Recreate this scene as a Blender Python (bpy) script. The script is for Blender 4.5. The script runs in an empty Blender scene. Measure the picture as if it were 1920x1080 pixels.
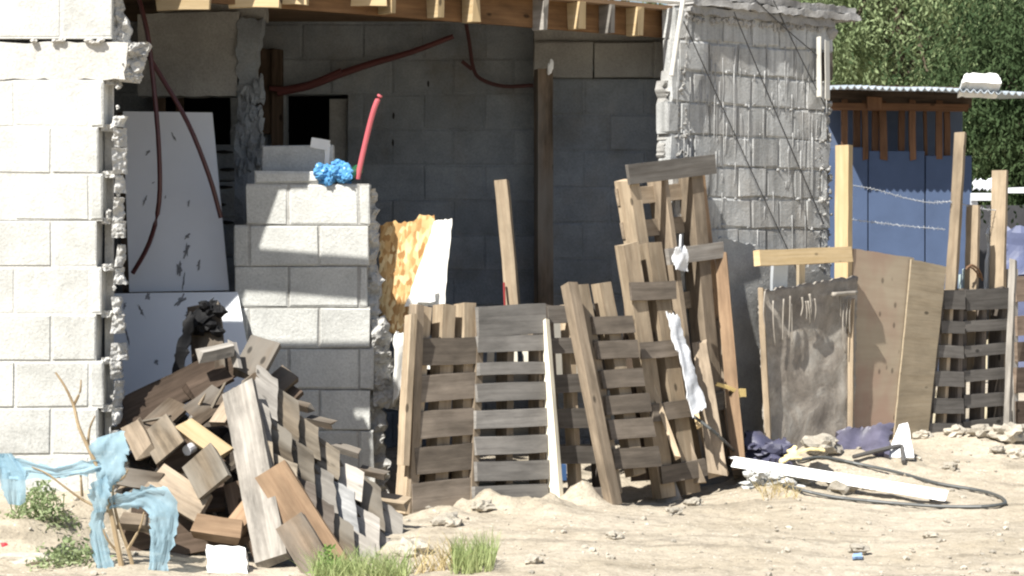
import bpy, bmesh, math, random
from mathutils import Vector, noise
random.seed(7)
R = random.random
def U(a, b): return a + (b - a) * random.random()
sc = bpy.context.scene
COL = sc.collection
# ------------------------------------------------------------------ measured camera: horizon at row 477, focal 4400 px of 1920
F, HC, HY = 4400.0, 1.24, 477.0
def P(px, py, Y): return Vector(((px - 960) / F * Y, Y, HC - (py - HY) / F * Y))
class Plane:                                   # a vertical wall line Y = c + m x seen at column px
    def __init__(s, c, m): s.c, s.m = c, m; s.n = Vector((m, -1, 0)).normalized()
    def Y(s, px): return s.c / (1 - s.m * (px - 960) / F)
    def p(s, px, py, off=0): return P(px, py, (s.c - off * math.hypot(1, s.m)) / (1 - s.m * (px - 960) / F))
UP = Vector((0, 0, 1)); FRONT = Vector((0, -1, 0)); RIGHT = Vector((1, 0, 0))
ROOF = Plane(11.95, .82); FENCE = Plane(11.476, .8); STUC = Plane(11.8, .9); PANEL = Plane(11.5, .9)
ico_cache = {}
def ico(sub):
    if sub not in ico_cache:
        b = bmesh.new(); bmesh.ops.create_icosphere(b, subdivisions=sub, radius=1)
        ico_cache[sub] = ([v.co.copy() for v in b.verts], [[v.index for v in f.verts] for f in b.faces]); b.free()
    return ico_cache[sub]

class MB:
    def __init__(s): s.v = []; s.f = []; s.uv = []; s.m = []
    def face(s, idx, uv=None, m=0):
        s.f.append(idx); s.uv.append(uv or [(0, 0)] * len(idx)); s.m.append(m)
    def build(s, name, mats, parent=None, smooth=False, base=None):
        me = bpy.data.meshes.new(name)
        if parent is not None: o0 = parent.location.copy()
        elif base is not None: o0 = Vector(base)
        else:
            n = len(s.v); mz = min(p[2] for p in s.v)
            o0 = Vector((sum(p[0] for p in s.v) / n, sum(p[1] for p in s.v) / n, mz))
        me.from_pydata([(p[0] - o0.x, p[1] - o0.y, p[2] - o0.z) for p in s.v], [], s.f)
        ul = me.uv_layers.new(name='UVMap')
        ul.data.foreach_set('uv', [c for u in s.uv for q in u for c in q])
        for m in (mats if isinstance(mats, (list, tuple)) else [mats]): me.materials.append(m)
        me.polygons.foreach_set('material_index', s.m)
        if smooth: me.polygons.foreach_set('use_smooth', [True] * len(s.f))
        me.update()
        ob = bpy.data.objects.new(name, me); COL.objects.link(ob)
        if parent is not None: ob.parent = parent
        else: ob.location = o0
        return ob
    # a sawn board from end a to end b, broad face turned to n
    def plank(s, a, b, w, t, n, jit=.003, ends=.008, bow=0, seg=None, w2=None, m=0, twist=0):
        d = b - a; L = d.length; d = d / L
        n = (n - d * n.dot(d)).normalized(); sd = d.cross(n)
        seg = seg or max(2, min(14, int(L / .1))); ou, ov = U(0, 400), U(0, 400)
        w2 = w if w2 is None else w2
        o = len(s.v); ph = U(0, 6)
        per = [(-.5, -.5), (.5, -.5), (.5, .5), (-.5, .5)]
        e0 = [U(-ends, ends) for _ in range(4)]; e1 = [U(-ends, ends) for _ in range(4)]
        for i in range(seg + 1):
            k = i / seg; ww = w + (w2 - w) * k; a2 = twist * (k - .5)
            nn = n * math.cos(a2) + sd * math.sin(a2); ss = sd * math.cos(a2) - n * math.sin(a2)
            c = a + d * (L * k) + n * (bow * math.sin(math.pi * k)) + sd * (jit * math.sin(ph + 3.1 * k))
            for j, (p, q) in enumerate(per):
                e = e0[j] if i == 0 else e1[j] if i == seg else 0
                s.v.append(c + ss * (p * ww + U(-jit, jit) * .5) + nn * (q * t + U(-jit, jit) * .3) + d * e)
        cum = [0, w, w + t, 2 * w + t, 2 * w + 2 * t]
        for i in range(seg):
            for j in range(4):
                A = o + i * 4 + j; B = o + i * 4 + (j + 1) % 4; u0 = ou + L * i / seg; u1 = ou + L * (i + 1) / seg
                s.face([A, B, B + 4, A + 4], [(u0, ov + cum[j]), (u0, ov + cum[j + 1]), (u1, ov + cum[j + 1]), (u1, ov + cum[j])], m)
        for i, rev in ((0, True), (seg, False)):
            q = [o + i * 4 + j for j in range(4)]
            uv = [(ou, ov), (ou + .01, ov + w), (ou + .01 + t, ov + w), (ou + t, ov)]
            s.face(q[::-1] if rev else q, uv, m)
        return s
    # thick sheet between four corners, rippled; rag = edge raggedness
    def sheet(s, a, b, c, d, t, nx=8, ny=8, amp=0, fr=3, rag=0, m=0, ragtop=0, mf=None):
        n = (b - a).cross(d - a).normalized(); o = len(s.v); sd = U(0, 50); ou, ov = U(0, 300), U(0, 300)
        W = (b - a).length; Hh = (d - a).length
        pts = []
        for j in range(ny + 1):
            for i in range(nx + 1):
                u, v = i / nx, j / ny
                p = (a * (1 - u) + b * u) * (1 - v) + (d * (1 - u) + c * u) * v
                q = Vector((u * W * fr + sd, v * Hh * fr, sd))
                p = p + n * (amp * noise.noise(q))
                if rag and (i in (0, nx)): p = p + (b - a).normalized() * U(-rag, rag)
                if rag and (j in (0, ny)): p = p + (d - a).normalized() * U(-rag, rag)
                if ragtop and j == ny: p = p + (d - a).normalized() * (ragtop * noise.noise(q * 3.3) + U(-.3, .3) * ragtop)
                pts.append(p)
        N = len(pts)
        s.v += [p + n * (t / 2) for p in pts] + [p - n * (t / 2) for p in pts]
        w = nx + 1
        for j in range(ny):
            for i in range(nx):
                q = [j * w + i, j * w + i + 1, (j + 1) * w + i + 1, (j + 1) * w + i]
                uv = [(ou + (k % w) / nx * W, ov + (k // w) / ny * Hh) for k in q]
                mm = mf(i / nx, j / ny) if mf else m
                s.face([o + k for k in q], uv, mm); s.face([o + N + k for k in q[::-1]], uv[::-1], m)
        bd = [i for i in range(w)] + [j * w + nx for j in range(1, ny + 1)] + [ny * w + i for i in range(nx - 1, -1, -1)] + [j * w for j in range(ny - 1, 0, -1)]
        for k in range(len(bd)):
            A, B = bd[k], bd[(k + 1) % len(bd)]
            s.face([o + B, o + A, o + N + A, o + N + B], [(ou, ov), (ou, ov + .05), (ou + t, ov + .05), (ou + t, ov)], m)
        return s
    def lump(s, c, r, sub=2, rough=.35, fr=1.3, m=0):
        if not isinstance(r, (tuple, list)): r = (r, r, r)
        vs, fs = ico(sub); o = len(s.v); sd = Vector((U(0, 90), U(0, 90), U(0, 90)))
        rz = U(0, 6.28); cz, sz = math.cos(rz), math.sin(rz)
        for p in vs:
            k = 1 + rough * noise.noise(p * fr + sd) + rough * .5 * noise.noise(p * fr * 2.7 + sd)
            q = Vector((p.x * r[0], p.y * r[1], p.z * r[2])) * k
            if r[0] == r[1]: q = Vector((q.x * cz - q.y * sz, q.x * sz + q.y * cz, q.z))
            s.v.append(c + q)
        ou, ov = U(0, 300), U(0, 300)
        for f in fs: s.face([o + i for i in f], [(ou + vs[i].x * .1, ov + vs[i].z * .1) for i in f], m)
        return s
    def tube(s, pts, r, n=8, m=0, smooth=4, r2=None):
        pts = [Vector(p) for p in pts]; q = []
        for i in range(len(pts) - 1):
            p0 = pts[max(i - 1, 0)]; p1 = pts[i]; p2 = pts[i + 1]; p3 = pts[min(i + 2, len(pts) - 1)]
            for k in range(smooth):
                t = k / smooth
                q.append(.5 * ((2 * p1) + (p2 - p0) * t + (2 * p0 - 5 * p1 + 4 * p2 - p3) * t * t + (3 * p1 - p0 - 3 * p2 + p3) * t ** 3))
        q.append(pts[-1]); o = len(s.v); L = 0; ou = U(0, 100)
        for i, p in enumerate(q):
            d = (q[min(i + 1, len(q) - 1)] - q[max(i - 1, 0)])
            d = d.normalized() if d.length > 1e-9 else UP
            a = d.cross(UP if abs(d.z) < .9 else RIGHT).normalized(); b = d.cross(a)
            rr = r if r2 is None else r + (r2 - r) * i / max(1, len(q) - 1)
            for k in range(n):
                an = 2 * math.pi * k / n; s.v.append(p + (a * math.cos(an) + b * math.sin(an)) * rr)
        for i in range(len(q) - 1):
            for k in range(n):
                A = o + i * n + k; B = o + i * n + (k + 1) % n
                s.face([A, A + n, B + n, B], [(ou + i * .05, k / n * .1), (ou + i * .05 + .05, k / n * .1), (ou + i * .05 + .05, (k + 1) / n * .1), (ou + i * .05, (k + 1) / n * .1)], m)
        s.face([o + k for k in range(n)], None, m); s.face([o + (len(q) - 1) * n + k for k in range(n)][::-1], None, m)
        return s
    def box(s, o0, X, Z, N, x0, x1, z0, z1, d0, d1, ch=.005, m=0, j=0):   # front at depth d0 behind the wall plane, back at d1
        o = len(s.v); ou, ov = U(0, 400), U(0, 400)
        def q(x, z, d): return o0 + X * (x + U(-j, j)) + Z * (z + U(-j, j)) - N * (d + U(-j, j) * .5)
        s.v += [q(x0 + ch, z0 + ch, d0), q(x1 - ch, z0 + ch, d0), q(x1 - ch, z1 - ch, d0), q(x0 + ch, z1 - ch, d0),
                q(x0, z0, d0 + ch), q(x1, z0, d0 + ch), q(x1, z1, d0 + ch), q(x0, z1, d0 + ch),
                q(x0, z0, d1), q(x1, z0, d1), q(x1, z1, d1), q(x0, z1, d1)]
        W, Hh = x1 - x0, z1 - z0
        s.face([o, o + 1, o + 2, o + 3], [(ou, ov), (ou + W, ov), (ou + W, ov + Hh), (ou, ov + Hh)], m)
        for k in range(4):
            k2 = (k + 1) % 4
            s.face([o + 4 + k, o + 4 + k2, o + k2, o + k], [(ou, ov)] * 4, m)
            s.face([o + 8 + k, o + 8 + k2, o + 4 + k2, o + 4 + k], [(ou, ov), (ou + .2, ov), (ou + .2, ov + .1), (ou, ov + .1)], m)
        s.face([o + 11, o + 10, o + 9, o + 8], [(ou, ov)] * 4, m)
        return s

# a torn masonry edge: rough relief between two lines, ragged along the outer one
def crag(mb, a0, a1, b0, b1, n, nx, ny, amp, edge, th, fr=16, m=0):
    sd = U(0, 60); o = len(mb.v); ou, ov = U(0, 300), U(0, 300); fro = []; bak = []
    for j in range(ny + 1):
        v = j / ny; a = a0.lerp(a1, v); b_ = b0.lerp(b1, v); d = (b_ - a).normalized(); L = (b1 - b0).length * v
        k = noise.noise(Vector((L * 9 + sd, 2, 0))) + .7 * noise.noise(Vector((L * 27 + sd, 7, 0))) + .5 * noise.noise(Vector((L * 70 + sd, 3, 0)))
        b_ = b_ + d * edge * k
        for i in range(nx + 1):
            u = i / nx; p = a.lerp(b_, u); q = Vector((u * (b_ - a).length * fr + sd, L * fr, sd))
            h = noise.noise(q) + .6 * noise.noise(q * 2.3) + .45 * noise.noise(q * 5.1)
            h = max(-1.2, h * 1.3) - u * u * .8
            fro.append(p + n * (amp * h) + UP * U(-.003, .003)); bak.append(p - n * th)
    N_ = len(fro); mb.v += fro + bak; w = nx + 1
    for j in range(ny):
        for i in range(nx):
            q = [j * w + i, j * w + i + 1, (j + 1) * w + i + 1, (j + 1) * w + i]
            uv = [(ou + (k % w) * .01, ov + (k // w) * .01) for k in q]; mb.face([o + k for k in q], uv, m); mb.face([o + N_ + k for k in q[::-1]], uv, m)
        for i in (0, nx):
            A, B = j * w + i, (j + 1) * w + i; mb.face([o + A, o + A + N_, o + B + N_, o + B] if i else [o + B, o + B + N_, o + A + N_, o + A], None, m)
    for j in (0, ny):
        for i in range(nx): A = j * w + i; mb.face([o + A, o + A + 1, o + A + 1 + N_, o + A + N_] if not j else [o + A + 1, o + A, o + A + N_, o + A + 1 + N_], None, m)
# ------------------------------------------------------------------ naming
def tag(o, label=None, cat=None, group=None, kind=None):
    if label: o['label'] = label
    if cat: o['category'] = cat
    if group: o['group'] = group
    if kind: o['kind'] = kind
    return o
def thing(name, label, cat, loc, group=None):
    o = bpy.data.objects.new(name, None); COL.objects.link(o); o.location = Vector(loc); o.empty_display_size = .1
    return tag(o, label, cat, group)

# ------------------------------------------------------------------ materials
def newmat(name, rough=.85, spec=.25):
    m = bpy.data.materials.new(name); m.use_nodes = True; nt = m.node_tree; b = nt.nodes['Principled BSDF']
    b.inputs['Roughness'].default_value = rough; b.inputs['Specular IOR Level'].default_value = spec
    return m, nt, b
def N(nt, typ, **kw):
    n = nt.nodes.new(typ)
    for k, v in kw.items():
        if k in n.inputs: n.inputs[k].default_value = v
        else: setattr(n, k, v)
    return n
def coords(nt, which, scale=(1, 1, 1)):
    t = N(nt, 'ShaderNodeTexCoord'); mp = N(nt, 'ShaderNodeMapping'); mp.inputs['Scale'].default_value = scale
    nt.links.new(t.outputs[which], mp.inputs['Vector']); return mp.outputs['Vector']
def nz(nt, vec, scale, detail=4, rough=.55, dist=0):
    n = N(nt, 'ShaderNodeTexNoise'); n.inputs['Scale'].default_value = scale; n.inputs['Detail'].default_value = detail
    n.inputs['Roughness'].default_value = rough; n.inputs['Distortion'].default_value = dist
    nt.links.new(vec, n.inputs['Vector']); return n.outputs['Fac']
def ramp(nt, fac, stops):
    r = N(nt, 'ShaderNodeValToRGB'); e = r.color_ramp.elements
    while len(e) < len(stops): e.new(.5)
    for k, (p, c) in enumerate(stops):
        e[k].position = p; e[k].color = (c, c, c, 1) if not isinstance(c, (tuple, list)) else (*c, 1)
    nt.links.new(fac, r.inputs['Fac']); return r.outputs['Color']
def mul(nt, a, b, f=1.0, mode='MULTIPLY'):
    x = N(nt, 'ShaderNodeMix', data_type='RGBA', blend_type=mode)
    for s_, v in ((x.inputs[0], f), (x.inputs[6], a), (x.inputs[7], b)):
        if hasattr(v, 'is_linked') or hasattr(v, 'links'): nt.links.new(v, s_)
        else: s_.default_value = v if not isinstance(v, tuple) or len(v) == 4 else (*v, 1)
    return x.outputs[2]
def bump(nt, b, hts, strength=.4, dist=.01):
    prev = None
    for h, st, di in hts:
        n = N(nt, 'ShaderNodeBump'); n.inputs['Strength'].default_value = st; n.inputs['Distance'].default_value = di
        nt.links.new(h, n.inputs['Height'])
        if prev: nt.links.new(prev, n.inputs['Normal'])
        prev = n.outputs['Normal']
    nt.links.new(prev, b.inputs['Normal'])

def wood(name, c1, c2, dirt=.35, rough=.8, knots=True, grey=None):
    m, nt, b = newmat(name, rough, .2)
    g = nz(nt, coords(nt, 'UV', (2.2, 45, 1)), 1.0, 6, .6, .6)
    col = ramp(nt, g, [(.3, c1), (.68, c2)])
    tone = nz(nt, coords(nt, 'UV', (.23, .23, 1)), 1.0, 0)
    col = mul(nt, col, ramp(nt, tone, [(.3, .62), (.7, 1.22)]))
    st = nz(nt, coords(nt, 'UV', (3, 9, 1)), 1.0, 5, .65)
    col = mul(nt, col, ramp(nt, st, [(.36, 1 - dirt), (.6, 1.0)]))
    if grey: col = mul(nt, col, (*grey, 1), ramp(nt, nz(nt, coords(nt, 'UV', (1.3, 5, 1)), 1.0, 4), [(.42, 0), (.62, .8)]), 'MIX')
    if knots:
        v = N(nt, 'ShaderNodeTexVoronoi'); nt.links.new(coords(nt, 'UV', (4.5, 9, 1)), v.inputs['Vector']); v.inputs['Scale'].default_value = 1
        col = mul(nt, col, ramp(nt, v.outputs['Distance'], [(.07, .32), (.12, 1.0)]))
    nt.links.new(col, b.inputs['Base Color'])
    bump(nt, b, [(g, .35, .004), (st, .3, .006)])
    return m
def concrete(name, base, dark, tone=.2, stain=.2, streak=0, warm=None):
    m, nt, b = newmat(name, .93, .15)
    ob = coords(nt, 'Object')
    fine = nz(nt, ob, 90, 5, .7); mid = nz(nt, ob, 9, 5, .6); big = nz(nt, ob, 1.6, 4, .6)
    col = ramp(nt, mid, [(.3, dark), (.66, base)])
    col = mul(nt, col, ramp(nt, fine, [(.3, .78), (.6, 1.04)]))
    t = nz(nt, coords(nt, 'UV', (.31, .31, 1)), 1.0, 0)
    col = mul(nt, col, ramp(nt, t, [(.3, 1 - tone), (.7, 1 + tone * .4)]))
    col = mul(nt, col, ramp(nt, big, [(.38, 1 - stain), (.6, 1.0)]))
    if streak:
        s_ = nz(nt, coords(nt, 'Object', (26, 26, .9)), 1.0, 5, .6)
        col = mul(nt, col, ramp(nt, s_, [(.4, 1 - streak), (.5, 1.0), (.62, 1 + streak * .5)]))
    if warm: col = mul(nt, col, (*warm, 1), ramp(nt, nz(nt, ob, 2.7, 5, .6), [(.5, 0), (.7, .6)]))
    nt.links.new(col, b.inputs['Base Color'])
    v = N(nt, 'ShaderNodeTexVoronoi'); nt.links.new(ob, v.inputs['Vector']); v.inputs['Scale'].default_value = 70
    bump(nt, b, [(mid, .35, .012), (fine, .5, .006), (v.outputs['Distance'], .25, .004)])
    return m
def plain(name, c, rough=.7, spec=.3, var=.15, sc_=6, trans=0, bumpy=.0, alpha=1.0):
    m, nt, b = newmat(name, rough, spec)
    ob = coords(nt, 'Object'); g = nz(nt, ob, sc_, 5, .6)
    nt.links.new(mul(nt, (*c, 1), ramp(nt, g, [(.3, 1 - var), (.7, 1 + var * .5)])), b.inputs['Base Color'])
    if bumpy: bump(nt, b, [(nz(nt, ob, sc_ * 4, 5, .6), bumpy, .01)])
    out = nt.nodes['Material Output']
    if trans:
        t = N(nt, 'ShaderNodeBsdfTranslucent'); t.inputs['Color'].default_value = (*[min(1, x * 1.25) for x in c], 1)
        mx = N(nt, 'ShaderNodeMixShader'); mx.inputs[0].default_value = trans
        nt.links.new(b.outputs[0], mx.inputs[1]); nt.links.new(t.outputs[0], mx.inputs[2]); s_ = mx.outputs[0]
        if alpha < 1:
            tr = N(nt, 'ShaderNodeBsdfTransparent'); tr.inputs['Color'].default_value = (*[.5 + .5 * x for x in c], 1)
            m2 = N(nt, 'ShaderNodeMixShader'); m2.inputs[0].default_value = alpha
            nt.links.new(tr.outputs[0], m2.inputs[1]); nt.links.new(s_, m2.inputs[2]); s_ = m2.outputs[0]
        nt.links.new(s_, out.inputs['Surface'])
    return m

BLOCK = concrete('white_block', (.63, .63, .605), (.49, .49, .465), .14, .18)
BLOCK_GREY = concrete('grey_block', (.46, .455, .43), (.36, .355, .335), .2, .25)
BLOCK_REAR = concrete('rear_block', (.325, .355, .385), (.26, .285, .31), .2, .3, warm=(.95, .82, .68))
MORTAR = concrete('mortar', (.52, .51, .48), (.36, .35, .33), .1, .2)
SMOOTH = concrete('cast_concrete', (.42, .415, .395), (.35, .345, .33), .1, .25)
STUCCO = concrete('wet_mortar_block', (.485, .49, .485), (.39, .395, .39), .15, .2, .2, warm=(.9, .82, .74))
DRIP = concrete('mortar_drip', (.46, .46, .455), (.37, .37, .365), .2, .1)
PINE = wood('pale_pine', (.37, .28, .19), (.52, .42, .30), .35)
YELLOW = wood('yellow_pine', (.52, .38, .20), (.66, .51, .31), .15)
ORANGE = wood('orange_lumber', (.22, .14, .085), (.33, .225, .14), .35)
TAN = wood('tan_lumber', (.235, .182, .13), (.36, .29, .215), .45)
GREYWOOD = wood('weathered_wood', (.105, .085, .07), (.20, .17, .145), .35, .9)
PALLET = wood('pallet_wood', (.155, .128, .102), (.24, .20, .162), .4, .9, False)
PALEGREY = wood('silvered_wood', (.30, .275, .245), (.44, .41, .37), .4, .9)
BROWN = wood('brown_board', (.095, .07, .048), (.185, .14, .10), .6, .9, grey=(.17, .155, .135))
DARKBROWN = wood('old_dark_board', (.07, .05, .035), (.14, .10, .075), .4, .9)
PLYWOOD = wood('plywood', (.31, .25, .17), (.385, .32, .23), .25, .85, True)

# ================================================================== ground
CTRL = []
def ctrl(px, py, Y):
    p = P(px, py, Y); CTRL.append((p.x, p.y, p.z))
for a in ((40, 915, 9.98), (180, 910, 9.98), (60, 985, 9.6), (60, 1075, 9.25), (250, 1040, 9.7), (400, 1062, 9.5), (560, 1075, 9.35), (700, 1062, 9.6),
          (770, 988, 11.05), (900, 952, 11.3), (1025, 942, 11.6), (1190, 946, 11.9), (1300, 935, 12.15), (1380, 915, 12.4), (840, 975, 10.7), (930, 950, 11.1),
          (1000, 1060, 9.3), (1300, 1075, 9.3), (1700, 1075, 9.4), (1430, 850, 12.7), (1520, 845, 12.95), (1600, 832, 13.2), (1740, 818, 13.68),
          (1890, 808, 14.15), (1990, 806, 14.4), (1450, 925, 12.0), (1600, 905, 12.3), (1800, 870, 12.9), (1450, 980, 11.0), (1750, 985, 11.0), (1880, 930, 12.0),
          (400, 900, 11.0), (600, 880, 11.6), (600, 850, 12.6), (900, 850, 12.6), (1100, 830, 13.1)): ctrl(*a)
for xx, yy, zz in ((-5, 9, .1), (-5, 14, .2), (-2, 15, .2), (5, 9, .0), (6, 14, .2), (2, 16, .25), (5, 18, .25), (0, 8, 0), (-3, 7.5, 0), (3, 7.5, 0), (1.5, 20, .3), (6, 24, .3)): CTRL.append((xx, yy, zz))
MOUNDS = []
def mound(px, py, Y, r, h):
    p = P(px, py, Y); MOUNDS.append((p.x, p.y, r, h))
mound(1086, 930, 11.45, .07, .085); mound(1110, 935, 11.4, .06, .05); mound(1060, 940, 11.4, .09, .03); mound(830, 985, 10.75, .18, .05); mound(1000, 960, 11.1, .2, .04); mound(1600, 840, 12.9, .4, .05)
mound(1860, 815, 13.6, .3, .05); mound(30, 1010, 9.5, .12, .05); mound(1450, 940, 11.95, .25, .04)
for k in range(16): mound(U(775, 1060), U(948, 985), U(10.7, 11.2), U(.04, .11), U(.015, .04))
for k in range(12): mound(U(1400, 1900), U(850, 900), U(12.2, 13.2), U(.05, .14), U(.012, .03))
def gz(x, y, fine=True):
    sw = sz = 0
    for cx, cy, cz in CTRL:
        w = 1 / ((x - cx) ** 2 + (y - cy) ** 2 + .03) ** 1.6; sw += w; sz += w * cz
    z = sz / sw
    d = max(abs(x) - 6, 8 - y, y - 26, 0); z *= max(0, 1 - d / 20)
    for mx, my, r, h in MOUNDS:
        q = ((x - mx) ** 2 + (y - my) ** 2) / (r * r)
        if q < 9: z += h * math.exp(-q) * (1 + .5 * noise.noise(Vector((x * 13, y * 13, 2))))
    z += .022 * noise.noise(Vector((x * 1.7, y * 1.7, 3)))
    if fine:
        z += .012 * noise.noise(Vector((x * 6, y * 6, 1))) + .010 * abs(noise.noise(Vector((x * 16, y * 16, 5))))
        z += .006 * noise.noise(Vector((x * 34, y * 34, 8)))
    return z
def G(px, py, dz=0):                            # the ground point seen at a pixel
    lo, hi = 8.0, 30.0
    y = lo
    while y < hi:
        p = P(px, py, y)
        if p.z < gz(p.x, p.y): break
        y += .03
    p = P(px, py, y); return Vector((p.x, p.y, gz(p.x, p.y) + dz))
def axis(lo, hi, st, far):
    a = [lo + st * i for i in range(int((hi - lo) / st) + 1)]; s_ = st; b = a[-1]; up = []
    while b < far: s_ *= 1.35; b += s_; up.append(b)
    s_ = st; b = a[0]; dn = []
    while b > -far: s_ *= 1.35; b -= s_; dn.append(b)
    return dn[::-1] + a + up
xs = axis(-2.6, 3.9, .026, 300); ys = axis(8.8, 14.6, .026, 300)
g = MB()
for y in ys:
    for x in xs: g.v.append(Vector((x, y, gz(x, y, abs(x) < 5 and 7 < y < 18))))
w = len(xs)
for j in range(len(ys) - 1):
    for i in range(w - 1): g.face([j * w + i, j * w + i + 1, (j + 1) * w + i + 1, (j + 1) * w + i])
m, nt, b = newmat('pale_sand', .95, .1)
ob = coords(nt, 'Object')
a1 = nz(nt, ob, 1.3, 6, .65); a2 = nz(nt, ob, 14, 6, .7); a3 = nz(nt, ob, 75, 4, .7)
col = ramp(nt, a1, [(.33, (.345, .297, .226)), (.62, (.435, .382, .306))])
col = mul(nt, col, ramp(nt, a2, [(.32, .72), (.52, 1.0), (.75, 1.08)]))
col = mul(nt, col, ramp(nt, a3, [(.33, .7), (.5, 1.0)]))
v = N(nt, 'ShaderNodeTexVoronoi'); v.inputs['Scale'].default_value = 38; nt.links.new(ob, v.inputs['Vector'])
peb = ramp(nt, v.outputs['Distance'], [(.12, 1.0), (.3, 0.0)])
col = mul(nt, col, (.62, .57, .49, 1), mul(nt, peb, ramp(nt, nz(nt, ob, 8, 3), [(.5, 0), (.6, .8)])), 'MIX')
trk = nz(nt, coords(nt, 'Object', (.7, 5, 1)), 1.0, 5, .6)
col = mul(nt, col, ramp(nt, trk, [(.36, .72), (.47, 1.0)]))
nt.links.new(col, b.inputs['Base Color'])
bump(nt, b, [(a2, .45, .02), (peb, .3, .008), (a3, .35, .006)])
tag(g.build('ground', m, smooth=True, base=(0, 0, 0)), kind='structure')

# loose stones (stuff) and rocks (things)
ROCKM = concrete('pale_rock', (.52, .475, .40), (.36, .325, .27), .3, .2)
gv = MB()
for k in range(800):
    px = random.choice([U(760, 1920), U(760, 1920), U(0, 760), U(1380, 1920)]); py = U(850, 1080) if px > 1380 else U(930, 1080)
    y = U(9.0, 12.6) if px < 1380 else U(9.2, 13.6)
    x = (px - 960) / F * y
    r = .004 + .015 * R() ** 4
    gv.lump(Vector((x, y, gz(x, y) + r * .3)), (r, r, r * .65), 1, .5)
tag(gv.build('gravel', ROCKM, base=(0, 0, 0)), kind='stuff')

# ================================================================== block walls
def spans(x0, x1, holes, z0, z1):
    out = [(x0, x1)]
    for hx0, hx1, hz0, hz1 in holes:
        if z0 < hz1 - .05 and z1 > hz0 + .05:
            nx = []
            for a, b_ in out:
                if hx0 > a: nx.append((a, min(b_, hx0)))
                if hx1 < b_: nx.append((max(a, hx1), b_))
            out = [q for q in nx if q[1] - q[0] > .02]
    return out
def blockwork(mb, o0, X, Nn, x0, x1, zrows, L, phase, depth, holes=(), j=.004, jw=.011, rec=.006, endfn=None, mort=1):
    for r, (z0, z1) in enumerate(zrows):
        e0, e1 = (x0, x1) if endfn is None else endfn(r, x0, x1)
        for a, b_ in spans(e0, e1, holes, z0, z1):
            mb.box(o0, X, UP, Nn, a, b_, z0 - .001, z1 + .001, rec, depth - .01, .001, mort)
            ph = phase[r % 2]; k = math.floor((a - ph) / L) - 1
            while ph + k * L < b_:
                bx0 = max(a, ph + k * L + jw / 2); bx1 = min(b_, ph + (k + 1) * L - jw / 2)
                if bx1 - bx0 > .03:
                    mb.box(o0, X, UP, Nn, bx0, bx1, z0 + jw / 2, z1 - jw / 2, U(-.003, .003), depth, .005, 0, j)
                k += 1
def zrow(y0, y1, Y): return (P(0, y1, Y).z, P(0, y0, Y).z)

# --- near white wall
YL = 10.0
lw = thing('block_wall', 'sunlit white concrete block wall with a broken ragged right edge', 'wall', (-2.4, YL, gz(-2.2, 9.95)))
mb = MB(); rows = [zrow(a, a + 88, YL) for a in (150, 238, 326, 413, 501, 589, 677, 765, 853, 941)]
O = Vector((0, YL, 0)); xe = [P(q, 0, YL).x for q in (193, 184, 192, 181, 190, 180, 193, 183, 190, 184)]
blockwork(mb, O, RIGHT, FRONT, -4.2, 0, rows, .318, (P(28, 0, YL).x, P(97, 0, YL).x), .15, j=.003, rec=.003, jw=.009, endfn=lambda r, a, b_: (a, xe[r]))
top = [zrow(-16, 72, YL), zrow(-31, -17, YL)]
blockwork(mb, O, RIGHT, FRONT, -4.2, P(209, 0, YL).x, top, .318, (P(115, 0, YL).x, P(45, 0, YL).x), .15, j=.003, rec=.004)
mb.box(O, RIGHT, UP, FRONT, -2.33, -1.5, P(0, -75, YL).z - .1, 2.507, 0, .15, .006, 0, .003)  # unseen overhanging block, added to shade the lower part of the block stub
mb.build('blockwork', [BLOCK, concrete('pale_mortar', (.60, .595, .57), (.52, .515, .49), .1, .1)], lw)
bm_ = MB(); z0, z1 = zrow(80, 149, YL)
A = [Vector((-4.2, YL - .012, z0)), Vector((P(232, 0, YL).x, YL - .012, z0)), Vector((P(238, 0, YL).x, YL - .012, z1)), Vector((-4.2, YL - .012, z1))]
bm_.sheet(A[0] + Vector((0, .096, 0)), A[1] + Vector((0, .096, 0)), A[2] + Vector((0, .096, 0)), A[3] + Vector((0, .096, 0)), .16, 60, 5, .012, 5, .006)
for k in range(9): bm_.lump(P(U(212, 262), U(84, 146), YL + U(0, .12)), U(.014, .04), 2, .6, 1.8)
for k in range(8): bm_.lump(P(U(55, 205), U(73, 80), YL - .008), (U(.012, .03), .015, U(.005, .012)), 2, .6, 2)
bm_.build('bond_beam', concrete('cast_beam', (.60, .585, .55), (.50, .485, .455), .05, .15), lw)
rg = MB(); zb_, zt_ = gz(-1.7, 9.95) - .05, P(0, 150, YL).z
for r, (z0, z1) in enumerate(rows):
    for (f0, f1) in ((0, .25),) if r == 0 else ((0, U(.35, .6)), (U(.55, .65), 1.0)):
        za, zc = z0 + (z1 - z0) * f0 + .002, z0 + (z1 - z0) * f1 - .002; l0, r0 = U(204, 213), U(222, 235); dd = U(.0, .03)
        crag(rg, Vector((P(l0, 0, YL).x, YL + dd, za)), Vector((P(l0 + U(-5, 5), 0, YL).x, YL + dd + U(-.02, .03), zc)), Vector((P(r0 + U(-7, 7), 0, YL).x, YL + dd + .03, za)), Vector((P(r0, 0, YL).x, YL + dd + .02, zc)), FRONT, 9, 22, .018, .016, .06, 12)
    crag(rg, Vector((P(188, 0, YL).x, YL + .02, z1 - .014)), Vector((P(188, 0, YL).x, YL + .02, z1 + .012)), Vector((P(U(204, 222), 0, YL).x, YL + .03, z1 - .016)), Vector((P(U(202, 218), 0, YL).x, YL + .03, z1 + .014)), FRONT, 10, 5, .016, .01, .1, 25)
rg.box(O, RIGHT, UP, FRONT, P(187, 0, YL).x, P(203, 0, YL).x, zb_, zt_, .12, .145, .002)
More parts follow.
